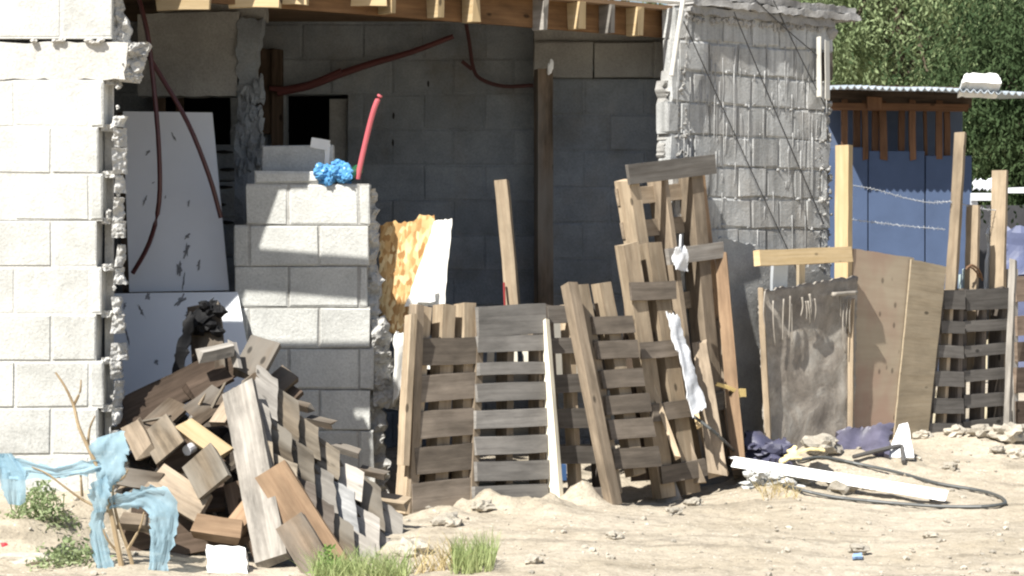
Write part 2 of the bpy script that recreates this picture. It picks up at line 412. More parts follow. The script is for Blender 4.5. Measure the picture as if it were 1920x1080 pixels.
crag(rg, Vector((P(205, 0, YL).x, YL + .06, P(0, 76, YL).z)), Vector((P(205, 0, YL).x, YL + .06, 2.47)), Vector((P(236, 0, YL).x, YL + .06, P(0, 76, YL).z)), Vector((P(216, 0, YL).x, YL + .06, 2.47)), FRONT, 8, 40, .03, .02, .08, 17)
crag(rg, Vector((P(222, 0, YL).x, YL + .03, P(0, 150, YL).z)), Vector((P(222, 0, YL).x, YL + .03, P(0, 80, YL).z)), Vector((P(252, 0, YL).x, YL + .05, P(0, 152, YL).z)), Vector((P(272, 0, YL).x, YL + .05, P(0, 76, YL).z)), FRONT, 14, 26, .035, .02, .1, 17)
for k in range(12): rg.lump(P(U(202, 226), U(160, 900), YL + U(.0, .08)), (U(.006, .014), U(.01, .02), U(.008, .026)), 2, .8, 2.2)
rg.build('broken_edge', [concrete('broken_mortar', (.66, .65, .62), (.46, .45, .43), .2, .15)], lw)

# --- block stub behind the pile
YP = 11.3
pw = thing('block_pillar', 'stub of pale block wall with a stepped top, half shaded, behind the board pile', 'wall', (P(590, 0, YP).x, YP, .1))
mb = MB(); O = Vector((0, YP, 0))
rows = [zrow(a, a + 78, YP) for a in (345, 422, 499, 576, 653, 730, 807, 884)]
xr = [P(q, 0, YP).x for q in (692, 690, 688, 694, 700, 694, 700, 704)]
blockwork(mb, O, RIGHT, FRONT, P(440, 0, YP).x, 0, rows, .338, (P(541, 0, YP).x, P(599, 0, YP).x), .19, j=.004, endfn=lambda r, a, b_: (a if r else P(462, 0, YP).x, xr[r]))
mb.box(O, RIGHT, UP, FRONT, P(478, 0, YP).x, P(604, 0, YP).x, P(0, 343, YP).z, P(0, 321, YP).z, .01, .18, .008, 0, .004)
mb.box(O, RIGHT, UP, FRONT, P(482, 0, YP).x, P(617, 0, YP).x, P(0, 342, YP).z, P(0, 268, YP).z, .20, .36, .008, 0, .006)
mb.box(O, RIGHT, UP, FRONT, P(462, 0, YP).x, P(617, 0, YP).x, P(0, 960, YP).z, P(0, 343, YP).z, .2, .36, .008, 0, .006)
mb.build('blockwork', [concrete('stub_block', (.62, .62, .59), (.52, .52, .495), .1, .12), MORTAR], pw)
rg = MB()
crag(rg, P(680, 950, YP + .05), P(684, 356, YP + .05), P(728, 950, YP + .06), P(704, 352, YP + .06), FRONT, 9, 130, .028, .03, .1, 11)
crag(rg, P(700, 760, YP + .02), P(696, 600, YP + .02), P(745, 770, YP + .05), P(724, 590, YP + .05), FRONT, 9, 40, .03, .025, .1, 11)
rg.build('broken_edge', [MORTAR], pw)

# --- rear walls with window holes, dark room behind
YB = 13.3
rw = thing('block_wall', 'dim rear block wall with two dark window openings under the shed roof', 'wall', (P(700, 0, YB).x, YB, .2))
mb = MB(); O = Vector((0, YB, 0)); rows = [zrow(a, a + 66.2, YB) for a in [-22 + 66.2 * k for k in range(14)]]
def hole(a, b_, c, d): return (P(a, 0, YB).x, P(b_, 0, YB).x, P(0, d, YB).z, P(0, c, YB).z)
HO = [hole(536, 652, 178, 338), hole(300, 432, 178, 378)]
blockwork(mb, O, RIGHT, FRONT, -3.6, P(1002, 0, YB).x, rows, .345, (P(735, 0, YB).x, P(680, 0, YB).x), .16, HO, j=.004, rec=.005)
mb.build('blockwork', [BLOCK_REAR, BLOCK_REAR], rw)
fr = MB()                                                   # grey reveal on the right side of the window, timber left jamb
fr.box(O, RIGHT, UP, FRONT, P(616, 0, YB).x, P(651, 0, YB).x, P(0, 336, YB).z, P(0, 184, YB).z, .05, .16, .004)
fr.build('window_reveal', SMOOTH, rw)
fr = MB()
for q in (522, 302): fr.plank(P(q, 342, YB - .04), P(q - 3, 92 if q > 400 else 180, YB - .04), .06, .07, FRONT)
fr.plank(P(500, 92, YB - .035), P(500, 250, YB - .035), .09, .05, FRONT); fr.plank(P(338, 180, YB - .03), P(338, 300, YB - .03), .04, .05, FRONT)
fr.build('window_frame', DARKBROWN, rw)
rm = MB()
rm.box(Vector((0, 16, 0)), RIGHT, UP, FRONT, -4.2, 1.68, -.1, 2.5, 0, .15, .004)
rm.box(Vector((-4.2, 0, 0)), Vector((0, 1, 0)), UP, RIGHT, 10.2, 16, -.1, 2.5, 0, .15, .004)  # unseen side wall, added to keep light out of the porch
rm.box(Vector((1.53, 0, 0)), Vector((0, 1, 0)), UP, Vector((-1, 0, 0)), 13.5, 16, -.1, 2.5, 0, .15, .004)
rm.build('added_room_shell', plain('room_shade', (.025, .025, .026)), rw)  # near-black walls stand for the shade inside the room
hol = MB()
for q, y in ((738, 217), (737, 268), (803, 157)): hol.lump(P(q, y, YB - .002), (.006, .004, .018), 2, .4)  # near-black lumps painted for the shade inside small holes
hol.build('hole_shade_lump', plain('hole_shade', (.02, .02, .02)), rw)
rw2 = thing('block_wall', 'dim rear block wall bay to the right of the inner post, with a lintel course on top', 'wall', (P(1130, 0, 13.15).x, 13.15, .2))
mb = MB(); Y2 = 13.12; O = Vector((0, Y2, 0)); rows = [zrow(a, a + 67.5, Y2) for a in [148 + 67.5 * k for k in range(11)]]
blockwork(mb, O, RIGHT, FRONT, P(1003, 0, Y2).x, 1.12, rows, .345, (P(1210, 0, Y2).x, P(1142, 0, Y2).x), .15, j=.004, rec=.005)
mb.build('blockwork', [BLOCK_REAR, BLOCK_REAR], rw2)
lt = MB()
for a, b_ in ((1000, 1111), (1113, 1224), (1226, 1330)): lt.box(O, RIGHT, UP, FRONT, P(a, 0, Y2).x, P(b_, 0, Y2).x, P(0, 146, Y2).z, P(0, 80, Y2).z, -.05, .14, .006, 0, .004)
lt.box(O, RIGHT, UP, FRONT, P(1000, 0, Y2).x, P(1330, 0, Y2).x, P(0, 78, Y2).z, P(0, 10, Y2).z, .0, .14, .006, 0, .004)
lt.build('lintel_course', SMOOTH, rw2)
# --- smooth lintel slab and mortar column at the left of the porch
YC = 12.2
t = MB(); t.sheet(P(262, 182, YC), P(446, 182, YC), P(452, 24, YC), P(262, 30, YC), .15, 14, 10, .012, 3, .004)
t.sheet(P(300, 28, YC + .06), P(500, 40, YC + .06), P(500, -10, YC + .06), P(300, -10, YC + .06), .14, 8, 3, .01, 3, .004)
tag(t.build('concrete_lintel', SMOOTH), 'smooth grey cast concrete lintel slab in shade, above the white leaning board', 'lintel')
t = MB()
t.sheet(P(448, 175, YC), P(478, 175, YC), P(494, 38, YC), P(448, 38, YC), .16, 6, 12, .03, 6, .01)
t.sheet(P(440, 900, YC), P(492, 900, YC), P(490, 250, YC), P(446, 168, YC), .16, 6, 26, .03, 6, .01)
for k in range(46): t.lump(P(U(446, 492), U(150, 330), YC - .08), (U(.012, .03), .02, U(.02, .06)), 2, .6, 1.8)
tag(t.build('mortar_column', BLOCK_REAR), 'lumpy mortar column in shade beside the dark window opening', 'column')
t = MB()
for k in range(8): t.box(Vector((0, 12.45, 0)), RIGHT, UP, FRONT, P(236, 0, 12.45).x, P(450, 0, 12.45).x, P(0, 272 + 70 * (k + 1), 12.45).z + .012, P(0, 272 + 70 * k, 12.45).z, 0, .14, .006, 0, .004)
for k in range(5): t.lump(P(U(408, 428), 285 + k * 33, 12.44), (.05, .012, .009), 2, .3, m=1)  # near-black lumps painted for the shade inside the slots
tag(t.build('block_wall', [BLOCK_REAR, plain('slot_shade', (.02, .02, .02))]), 'low dim block wall below the far left window, mostly hidden by the white boards', 'wall')

# --- mortar-streaked wall on the right
sw = thing('block_wall', 'grey block wall streaked with mortar drips, right of the roofed porch', 'wall', STUC.p(1420, 850))
SX = Vector((1, .9, 0)).normalized(); SN = STUC.n
o0 = Vector((0, STUC.c, 0))
def sx(px): Y = STUC.Y(px); return ((px - 960) / F * Y) / SX.x
mb = MB(); Ym = STUC.Y(1420); rows = []
for a in [28 + 57.2 * k for k in range(15)]: rows.append((HC - (a + 57.2 - HY) / F * 12.98, HC - (a - HY) / F * 12.98))
le = [1268, 1266, 1262, 1254, 1258, 1262, 1266, 1268, 1270, 1268, 1270, 1270, 1270, 1270, 1270]
re_ = [1562, 1548, 1546, 1550, 1556, 1552, 1556, 1552, 1558, 1552, 1556, 1558, 1560, 1556, 1556]
blockwork(mb, o0, SX, SN, 0, 9, rows, .232, (sx(1300), sx(1330)), .10, j=.008, jw=.014, rec=.010, endfn=lambda r, a, b_: (sx(le[r]), sx(re_[r])))
mb.build('blockwork', [STUCCO, STUCCO], sw)
dr = MB()
for k in range(150):                                           # mortar runs down the face
    q = U(1268, 1556); x = sx(q); zt = U(.3, 2.42) if R() > .45 else U(1.8, 2.45); L = U(.04, .5) * (1 if R() > .3 else .4); r = U(.0015, .0034)
    p = o0 + SX * x + UP * zt; pts = [p + SN * U(.0, .004), p + SX * U(-.004, .004) - UP * (L * .5) + SN * .002, p + SX * U(-.006, .006) - UP * L - SN * .003]
    dr.tube(pts, r, 5, 0, 2, r * .5)
for k in range(160):
    z0 = rows[int(U(0, 13.99))][0]; x = sx(U(1272, 1556)); r = U(.004, .010)
    dr.lump(o0 + SX * x + UP * (z0 + U(-.012, .02)) + SN * U(-.006, .002), (r * U(1, 2.2), r * .6, r), 1, .7, 2)
dr.build('mortar_drips', DRIP, sw, smooth=True)
ed = MB()
def sz(py, px): return HC - (py - HY) / F * STUC.Y(px)
def sp(px, py, off=0): return o0 + SX * sx(px) + UP * sz(py, px) + SN * off
crag(ed, sp(1532, 560, -.01), sp(1540, 190, -.01), sp(1562, 560, -.02), sp(1566, 190, -.02), SN, 9, 90, .028, .016, .07, 34)
crag(ed, sp(1285, 520, .0), sp(1286, 150, .0), sp(1262, 520, -.02), sp(1256, 150, -.02), SN, 8, 90, .022, .02, .08, 40)
crag(ed, sp(1285, 150, .0), sp(1290, 10, .0), sp(1272, 150, -.02), sp(1276, 10, -.02), SN, 6, 34, .014, .008, .08, 40)
for k in range(60): ed.lump(sp(U(1528, 1560), U(200, 560), -.005), (U(.005, .012), .01, U(.006, .016)), 2, .8, 2.1)
ed.build('broken_edge', concrete('lumpy_edge', (.44, .43, .41), (.25, .245, .235), .4, .3), sw)
cp = MB()
z0 = HC - (38 - HY) / F * 13.0; z1 = HC - (-2 - HY) / F * 13.0
a_, b_ = o0 + SX * sx(1288), o0 + SX * sx(1602)
for dz0, dz1, of, ee in ((0, .045, .03, 1560), (.047, .085, .05, 1602), (.087, .125, .035, 1596)):
    b2 = o0 + SX * sx(ee)
    cp.sheet(a_ + UP * (z0 + dz0) + SN * (of - .1), b2 + UP * (z0 + dz0) + SN * (of - .1), b2 + UP * (z0 + dz1) + SN * (of - .1), a_ + UP * (z0 + dz1) + SN * (of - .1), .2, 40, 3, .018, 9, .008)
for k in range(60): cp.lump(o0 + SX * sx(U(1286, 1540)) + UP * (z0 - U(.0, .03)) + SN * U(-.005, .01), (U(.008, .022), .012, U(.01, .024)), 2, .8, 2)
cp.lump(o0 + SX * sx(1560) + UP * (z0 - .02) + SN * -.03, (.06, .06, .06), 2, .4)
cp.build('coping', concrete('rough_coping', (.47, .46, .445), (.35, .34, .33), .2, .3), sw)

pl = MB(); a_, b_ = 1272, 1556
pl.sheet(sp(a_, 900, .0), sp(b_, 900, .0), sp(b_, 520, .0), sp(a_, 415, .0), .03, 50, 40, .012, 6, .004, 0, .03)
pl.build('plaster_coat', concrete('smooth_render', (.47, .47, .46), (.38, .38, .37), .05, .25), sw)
# bracket, wires and pipe on that wall
t = thing('wall_bracket', 'pale folded metal strip fixed near the top right of the streaked grey wall', 'bracket', STUC.p(1545, 185))
mb = MB(); mb.plank(STUC.p(1551, 186, .07), STUC.p(1551, 76, .07), .05, .004, SN + SX * .2); mb.plank(STUC.p(1535, 182, .055), STUC.p(1536, 70, .055), .045, .006, Vector((-1, -.4, 0)))
mb.build('strip', plain('galvanised_pale', (.62, .60, .54), .5, .4, .1), t)
mb = MB(); mb.plank(STUC.p(1549, 150, .025), STUC.p(1549, 100, .025), .02, .09, SX); mb.build('backing', GREYWOOD, t)
WIRE = plain('dark_wire', (.05, .05, .05), .6)
WG = 'sagging wires strung across the streaked wall'
for (a, b_, lab) in (((1282, 40), (1520, 560), 'steep dark wire over the streaked wall, lower left of the wire pair'),
                     ((1376, 22), (1545, 420), 'steep dark wire over the streaked wall, starting mid coping'),
                     ((1410, -6), (1540, 110), 'short dark wire dropping from the coping toward the folded metal strip'),
                     ((1450, 0), (1548, 200), 'thin wire that passes behind the folded metal strip')):
    mb = MB(); p0 = STUC.p(*a, .05); p1 = STUC.p(*b_, .035); md = (p0 + p1) / 2 - UP * .01
    mb.tube([p0, md, p1], .0032, 6); tag(mb.build('wire', WIRE, base=p1), lab, 'wire', WG)
mb = MB(); mb.tube([STUC.p(1284, -20, .06), STUC.p(1276, 30, .06), STUC.p(1266, 95, .05), STUC.p(1259, 142, .05)], .012, 8)
tag(mb.build('conduit_pipe', plain('pale_pipe', (.62, .60, .55), .5)), 'thin pale pipe bent down the left edge of the streaked grey wall', 'pipe')

# ================================================================== roof
rf = thing('porch_roof', 'timber shed roof with rafter tails sticking out above the shaded porch', 'roof', ROOF.p(900, 0))
ZR0, ZR1 = 2.42, 2.56
def RL(x): return Vector((x, 11.95 + .82 * x, 0))
RD = Vector((1, .82, 0)).normalized(); RN = ROOF.n                  # along the eave, and outward
mb = MB(); zt, zb = ZR1 + .022, ZR1
poly = [(-4.3, 9.982), (-2.4, 9.982), (.98, 12.754), (.98, 16.2), (-4.3, 16.2)]; n0 = len(mb.v)
for z in (zt, zb): mb.v += [Vector((x, y, z)) for x, y in poly]
mb.face(list(range(5)), [(x, y) for x, y in poly]); mb.face(list(range(9, 4, -1)), [(x, y) for x, y in poly[::-1]])
for k in range(5): k2 = (k + 1) % 5; mb.face([5 + k, 5 + k2, k2, k], [(0, 0), (1, 0), (1, .02), (0, .02)])
mb.build('roof_deck', ORANGE, rf)
mb = MB(); mb.plank(RL(-1.6) - RN * .10 + UP * (ZR0 + .066), RL(.97) - RN * .10 + UP * (ZR0 + .066), .145, .03, RN, seg=14); mb.build('fascia_board', wood('red_brown_fascia', (.16, .085, .04), (.25, .14, .065), .4), rf)
for q, w_, hh in ((556, .03, .07), (648, .02, .08), (733, .032, .14), (826, .042, .14), (890, .045, .15), (1023, .028, .16), (1089, .042, .14), (1146, .026, .15), (1199, .045, .15)):
    Y = ROOF.Y(q); x = (q - 960) / F * Y; p = RL(x) + UP * (ZR1 - hh / 2 - .002)
    mb = MB(); mb.plank(p + RN * U(.0, .03), p - RN * .083, w_, hh, UP, jit=.002)
    mb.build('rafter', YELLOW if q not in (648, 1023, 1146) else PALEGREY, rf)
for a, c in (((293, 15), (395, 14)), ((432, 11), (525, 11)), ((531, 5), (577, 5)), ((660, 8), (724, 9))):
    pa = P(a[0], a[1] - 14, (ROOF.Y(a[0]) + ROOF.Y(c[0])) / 2 + .05); pb = P(c[0], c[1] - 14, (ROOF.Y(a[0]) + ROOF.Y(c[0])) / 2 + .05)
    mb = MB(); mb.plank(pa, pb, .09, .04, FRONT); mb.build('blocking', YELLOW, rf)
mb = MB(); mb.tube([RL(.1) + UP * (zt + .01) + RN * .03, RL(.5) + UP * (zt + .012) + RN * .04, RL(.96) + UP * (zt + .02) + RN * .03], .014, 8); mb.build('roof_edging', plain('white_membrane', (.7, .68, .64)), rf)
mb = MB()
mb.plank(Vector((-2.75, 10.375, zt + .021)), Vector((-1.30, 10.285, zt + .021)), .118, .04, UP)  # added out of view to throw the shadow band across the stub
tag(mb.build('shadow_plank', TAN), 'unseen plank added above the porch to cast a shadow band on the block stub', 'plank')

# inner post, hoses, conduit
mb = MB(); mb.plank(P(1022, 720, 12.7), P(1018, 128, 12.75), .085, .085, FRONT + RIGHT * .25); mb.v
tag(mb.build('timber_post', BROWN), 'shaded square timber post standing inside the porch, holding the roof', 'post')
HOSE = plain('dark_red_hose', (.085, .028, .03), .35, .5)
mb = MB(); mb.tube([P(258, -10, 11.2), P(276, 60, 11.2), P(288, 160, 11.2), P(298, 280, 11.2), P(298, 380, 11.22), P(280, 455, 11.3), P(249, 512, 11.35)], .0115, 8)
tag(mb.build('hose', HOSE), 'dark red hose hanging in a curve in front of the white board', 'hose', 'dark red hoses hanging from the roof')
mb = MB(); mb.tube([P(270, 92, 11.25), P(300, 140, 11.28), P(352, 230, 11.32), P(392, 330, 11.36), P(414, 408, 11.4)], .0115, 8)
tag(mb.build('hose', HOSE), 'dark red hose slanting straight down across the corner of the white board', 'hose', 'dark red hoses hanging from the roof')
mb = MB(); mb.tube([P(520, 172, 13.2), P(580, 160, 13.2), P(640, 138, 13.2), P(700, 118, 13.2), P(770, 98, 13.2), P(850, 68, 13.2)], .026, 8, r2=.014)
mb.tube([P(505, 166, 13.18), P(560, 164, 13.19), P(640, 132, 13.17)], .014, 8)
tag(mb.build('conduit', plain('maroon_conduit', (.11, .035, .035), .5)), 'maroon conduit climbing across the rear wall above the square window', 'pipe')
mb = MB(); mb.tube([P(874, 45, 13.15), P(880, 80, 13.15), P(888, 130, 13.15), P(905, 150, 13.15), P(945, 162, 13.17), P(1000, 160, 13.17)], .012, 6); mb.tube([P(866, 115, 13.15), P(885, 130, 13.15)], .012, 6)
tag(mb.build('cable', plain('maroon_cable', (.08, .035, .035), .5)), 'thin maroon cable drooping from the rafters to the inner post', 'cable')
mb = MB(); mb.tube([P(670, 336, 11.38), P(680, 290, 11.38), P(693, 235, 11.37), P(703, 200, 11.36), P(713, 178, 11.36)], .0135, 10)
tag(mb.build('pipe', plain('red_pipe', (.50, .11, .13), .35, .5, .05)), 'bright red plastic pipe standing up behind the top of the block stub', 'pipe')
mb = MB()
for k in range(3): mb.lump(P(1030 + k * 2, 130 - k * 4, 12.62), (.012, .01, .03), 2, .5)
tag(mb.build('rag', plain('white_rag', (.8, .8, .78))), 'tiny white rag stuck at the head of the inner timber post', 'rag')

# blue bag, green bottle, metal bracket on the stub
mb = MB()
for k in range(22):
    q = U(594, 655); mb.lump(P(q, U(318, 346) - (8 if 610 < q < 645 else 0), YP + U(-.02, .1)), (U(.018, .04), U(.02, .035), U(.018, .036)), 3, .55, 2.0)
tag(mb.build('plastic_bag', plain('blue_plastic', (.14, .42, .74), .35, .5, .3, 9, .25)), 'crumpled bright blue plastic bag on top of the block stub', 'bag')
t = thing('bottle', 'small dark green bottle lying beside the blue bag on the block stub', 'bottle', P(662, 343, YP + .08))
mb = MB(); mb.tube([P(655, 330, YP + .07), P(662, 326, YP + .09), P(672, 318, YP + .12)], .028, 12); mb.build('bottle_body', plain('green_glass', (.02, .10, .05), .15, .6), t)
mb = MB(); mb.tube([P(672, 318, YP + .12), P(678, 312, YP + .14)], .012, 10); mb.build('bottle_neck', plain('green_glass_neck', (.02, .10, .05), .15, .6), t)
mb = MB(); mb.plank(P(584, 267, YP + .2), P(617, 273, YP + .2), .02, .05, UP); mb.plank(P(613, 272, YP + .2), P(614, 312, YP + .2), .03, .006, FRONT + RIGHT * .3)
tag(mb.build('metal_bracket', plain('white_steel', (.8, .79, .75), .4, .5)), 'small white angle bracket sticking up at the corner of the block stub', 'bracket')

# ================================================================== white boards at left
WB = plain('white_melamine', (.80, .82, .85), .45, .35, .05, 3)
SCUFF = plain('dark_scuff', (.27, .27, .28), .9, .1, .6, 45)
def board_with_scuffs(name, label, cs, t_, scuffs, edge):
    c = [P(*q) for q in cs]; o = thing(name, label, 'board', (c[0] + c[1]) / 2)
    mb = MB(); mb.sheet(*c, t_, 6, 6, .004, 2); mb.build('panel', WB, o)
    n = (c[1] - c[0]).cross(c[3] - c[0]).normalized()
    mb = MB()
    for u, v, ln, wd, an in scuffs:
        p = (c[0] * (1 - u) + c[1] * u) * (1 - v) + (c[3] * (1 - u) + c[2] * u) * v + n * (t_ / 2 + .0022)
        X = (c[1] - c[0]).normalized(); Z = n.cross(X); d = X * math.sin(an) + Z * math.cos(an); e = n.cross(d); oo = len(mb.v)
        for k in range(18):
            aa = 2 * math.pi * k / 18; kk = U(.35, 1.15); mb.v.append(p + d * (ln * math.cos(aa) * kk) + e * (wd * math.sin(aa) * kk * U(.5, 1.2)))
        mb.v.append(p)
        for k in range(18): mb.face([oo + 18, oo + k, oo + (k + 1) % 18])
    mb.build('scuff_marks', SCUFF, o)
    if edge:
        mb = MB(); mb.plank(c[0] - n * .006 - RIGHT * .012, c[3] - n * .006 - RIGHT * .012, .035, .02, n + RIGHT * -.2); mb.build('edge_strip', DARKBROWN, o)
    return o
board_with_scuffs('white_board', 'tall white leaning board with dark scuffs, upper one, behind the two hoses',
    [(243, 548, 11.45), (430, 545, 11.45), (398, 212, 11.68), (231, 210, 11.68)], .02,
    [(.55, .86, .03, .006, -.4), (.26, .77, .02, .008, .6), (.2, .5, .035, .008, .3), (.6, .22, .05, .02, .15), (.62, .3, .03, .014, .6), (.52, .12, .045, .016, .05), (.72, .14, .03, .014, .1), (.66, .48, .02, .006, .1), (.42, .52, .012, .005, 0), (.55, .05, .05, .006, .1), (.3, .6, .01, .004, 1)], True)
board_with_scuffs('white_board', 'wide white leaning board with dark scuffs, lower one, half buried by the board pile',
    [(200, 850, 10.95), (500, 850, 10.95), (446, 549, 11.3), (205, 552, 11.3)], .02,
    [(.12, .92, .02, .01, .2), (.25, .88, .045, .01, -.5), (.14, .72, .05, .01, -.25), (.34, .56, .016, .013, .3), (.28, .3, .05, .005, -.4), (.3, .98, .02, .02, .6), (.1, .5, .01, .006, .3), (.55, .95, .04, .02, .7), (.6, .85, .03, .02, .3), (.48, .6, .012, .01, 0)], False)

# ================================================================== OSB panel and white plastic
OSB, nt, b = newmat('strand_board', .8, .2)
uv = coords(nt, 'UV', (1, 1, 1)); vv = N(nt, 'ShaderNodeTexVoronoi'); vv.inputs['Scale'].default_value = 1
mp = coords(nt, 'UV', (75, 30, 1)); nt.links.new(mp, vv.inputs['Vector'])
sep = N(nt, 'ShaderNodeSeparateColor'); nt.links.new(vv.outputs['Color'], sep.inputs[0])
nt.links.new(mul(nt, ramp(nt, sep.outputs[0], [(.05, (.36, .19, .07)), (.5, (.58, .37, .16)), (.95, (.76, .60, .34))]), ramp(nt, nz(nt, uv, 14, 5), [(.3, .75), (.6, 1.0)])), b.inputs['Base Color'])
bump(nt, b, [(sep.outputs[1], .5, .006)])
t = thing('strand_board_panel', 'broken golden strand board sheet in the sun, its face half white, behind the pallets', 'board', P(775, 620, 11.5))
YO = 11.47
def ob_mat(u, v): return 0
mb = MB(); mb.sheet(P(709, 625, YO - .03), P(790, 625, YO - .03), P(815, 404, YO + .03), P(713, 425, YO + .03), .022, 18, 24, .003, 8, .004, 0, .03); mb.build('strand_layer', OSB, t)
mb = MB(); c = [P(760, 574, YO - .045), P(834, 574, YO - .045), P(848, 410, YO + .0), P(815, 414, YO + .0)]
mb.sheet(*c, .008, 10, 14, .004, 8, .004); mb.build('white_facing', plain('white_facing', (.78, .76, .70), .5, .3, .05), t)
mb = MB(); mb.sheet(P(776, 568, YO - .07), P(817, 566, YO - .07), P(815, 536, YO - .07), P(778, 537, YO - .07), .006, 4, 4, .004, 8, .003); mb.build('white_tag', plain('white_tag', (.85, .85, .84), .4), t)
mb = MB()
mb.sheet(P(738, 760, 11.33), P(768, 700, 11.33), P(766, 622, 11.36), P(742, 624, 11.36), .05, 8, 8, .03, 8, .012)
mb.sheet(P(772, 735, 11.4), P(803, 700, 11.4), P(806, 640, 11.42), P(774, 615, 11.42), .04, 6, 8, .03, 8, .015)
tag(mb.build('plastic_sack', plain('white_sack', (.8, .79, .75), .5, .3, .08, 6, .2)), 'bright white plastic sack wedged between the block stub and the first fence post', 'sack')

# ================================================================== loose uprights and fence post
mb = MB(); mb.plank(P(963, 600, 12.0), P(941, 338, 12.05), .068, .04, FRONT + RIGHT * -.3)
tag(mb.build('timber', PINE), 'pale two by four leaning upright behind the pallets in the shaded porch', 'timber')
mb = MB()
mb.tube([P(947, 585, 11.95), P(945, 530, 11.98)], .006, 6); tag(mb.build('red_rod', plain('red_rod', (.25, .03, .03))), 'short dark red rod beside the pale upright timber', 'rod')
t = thing('fence_post', 'tall tan timber post at the near end of the pallet fence', 'post', FENCE.p(764, 985, .05))
mb = MB(); a, b_ = FENCE.p(764, 992, .06), FENCE.p(781, 572, .02); mb.plank(a, b_, .085, .045, Vector((-.75, -.65, 0)), w2=.055); mb.build('post_board', TAN, t)
mb = MB(); mb.plank(FENCE.p(756, 870, .085), FENCE.p(771, 590, .055), .05, .035, Vector((-.75, -.65, 0))); mb.build('side_board', PINE, t)

# ================================================================== pallets
def bil(c, u, v): return (c[0] * (1 - u) + c[1] * u) * (1 - v) + (c[3] * (1 - u) + c[2] * u) * v   # c = BL BR TR TL
def pallet(label, c, slats, stringers, matf=PALLET, mats=TAN, depth=.085, group='pallets standing in the fence', back=(), st=.018, sw_=.04, backmat=None, slatspan=(0, 1)):
    o = thing('pallet', label, 'pallet', (c[0] + c[1]) / 2, group)
    n = (c[1] - c[0]).cross(c[3] - c[0]).normalized(); Hh = (c[3] - c[0]).length
    mb = MB()
    for s_ in slats:
        v0, v1 = s_[0], s_[1]; u0, u1 = (s_[2], s_[3]) if len(s_) > 3 else slatspan; v = (v0 + v1) / 2
        mb.plank(bil(c, u0 + U(-.012, .012), v + U(-.004, .004)), bil(c, u1 + U(-.012, .012), v + U(-.004, .004)), (v1 - v0) * Hh * 1.08, st, n, jit=.002, bow=U(-.003, .003))
    mb.build('front_slats', matf, o)
    for s_ in stringers:
        u0, u1, v0, v1 = s_[:4]; wd = s_[4] if len(s_) > 4 else sw_; dp = s_[5] if len(s_) > 5 else depth; fo = s_[6] if len(s_) > 6 else 0
        mb = MB(); off = -n * (st / 2 + dp / 2 + .002 - fo)
        mb.plank(bil(c, u0, v0) + off, bil(c, u1, v1) + off, wd, dp, n, jit=.003); mb.build('stringer', s_[7] if len(s_) > 7 else mats, o)
    if back:
        mb = MB()
        for v0, v1 in back:
            v = (v0 + v1) / 2; off = -n * (depth + st + .006)
            mb.plank(bil(c, -.01, v) + off, bil(c, 1.01, v) + off, (v1 - v0) * Hh, st, n, jit=.004)
        mb.build('back_slats', backmat or matf, o)
    return o
def fy(top, bot):                                # slat rows given by photo rows -> v
    return lambda y0, y1: ((bot - y1) / (bot - top), (bot - y0) / (bot - top))
r = fy(568, 956)
c = [FENCE.p(770, 962, .10), FENCE.p(889, 948, .10), FENCE.p(898, 568, .02), FENCE.p(786, 572, .02)]
pallet('first pallet of the fence, brown wide slats, three tan stringer ends showing above', c, [r(634, 681), r(704, 750), r(772, 819), r(838, 884), r(904, 957)],
       [(.02, .14, 0, .995, .07), (.5, .52, 0, 1.0, .075), (.93, .87, 0, 1.0, .07)], mats=PINE, back=[r(600, 625), r(690, 715), r(790, 812), r(880, 905)], backmat=DARKBROWN)
r = fy(570, 944)
c = [FENCE.p(888, 944, .13), FENCE.p(1028, 940, .13), FENCE.p(1022, 568, .04), FENCE.p(897, 574, .04)]
pallet('second pallet of the fence, grey close-set slats, next to the sunlit stringer side', c,
       [r(572, 626), r(630, 659), r(681, 703), r(721, 753), r(770, 802), r(819, 851), r(867, 901), r(914, 945)],
       [(.04, .06, 0, .98, .04), (.5, .5, 0, .98, .04), (.96, .96, 0, .98, .04)], matf=wood('grey_pallet', (.19, .178, .165), (.285, .27, .25), .35, .9, False), back=[r(600, 640), r(700, 730), r(800, 822), r(905, 925)], backmat=PALEGREY)
mb = MB(); mb.plank(FENCE.p(1042, 948, .15), FENCE.p(1024, 600, .06), .075, .03, Vector((-.6, -.8, 0)), w2=.022, jit=.002)  # sunlit side of a pallet stringer, the sunlight put into its pale colour
tag(mb.build('lit_stringer_side', plain('lit_stringer_cream', (.78, .72, .58), .6, .2, .08)), 'sunlit stringer side between the second and third pallets, its sunlight painted in cream', 'board')
r = fy(572, 945)
c = [FENCE.p(1046, 948, .10), FENCE.p(1150, 944, .10), FENCE.p(1135, 570, .0), FENCE.p(1026, 572, .0)]
pallet('third pallet of the fence, dark slats with wide gaps, partly behind the leaning one', c,
       [r(573, 604), r(636, 663), r(702, 734), r(766, 800), r(838, 869), r(915, 946)], [(.05, .05, 0, 1, .05), (.42, .44, 0, 1, .035, .07, 0, PINE), (.93, .93, 0, 1, .05)], matf=wood('dusky_pallet', (.13, .115, .10), (.23, .205, .18), .3, .9), mats=GREYWOOD)
mb = MB(); mb.sheet(FENCE.p(1040, 900, -.3), FENCE.p(1056, 900, -.3), FENCE.p(1056, 870, -.3), FENCE.p(1040, 870, -.3), .05, 3, 3, .01, 4)
tag(mb.build('blue_jug', plain('blue_jug', (.12, .25, .55), .4)), 'small blue container glimpsed through the gap low in the third pallet', 'container')
CREAM = plain('cream_board', (.72, .68, .58), .6)
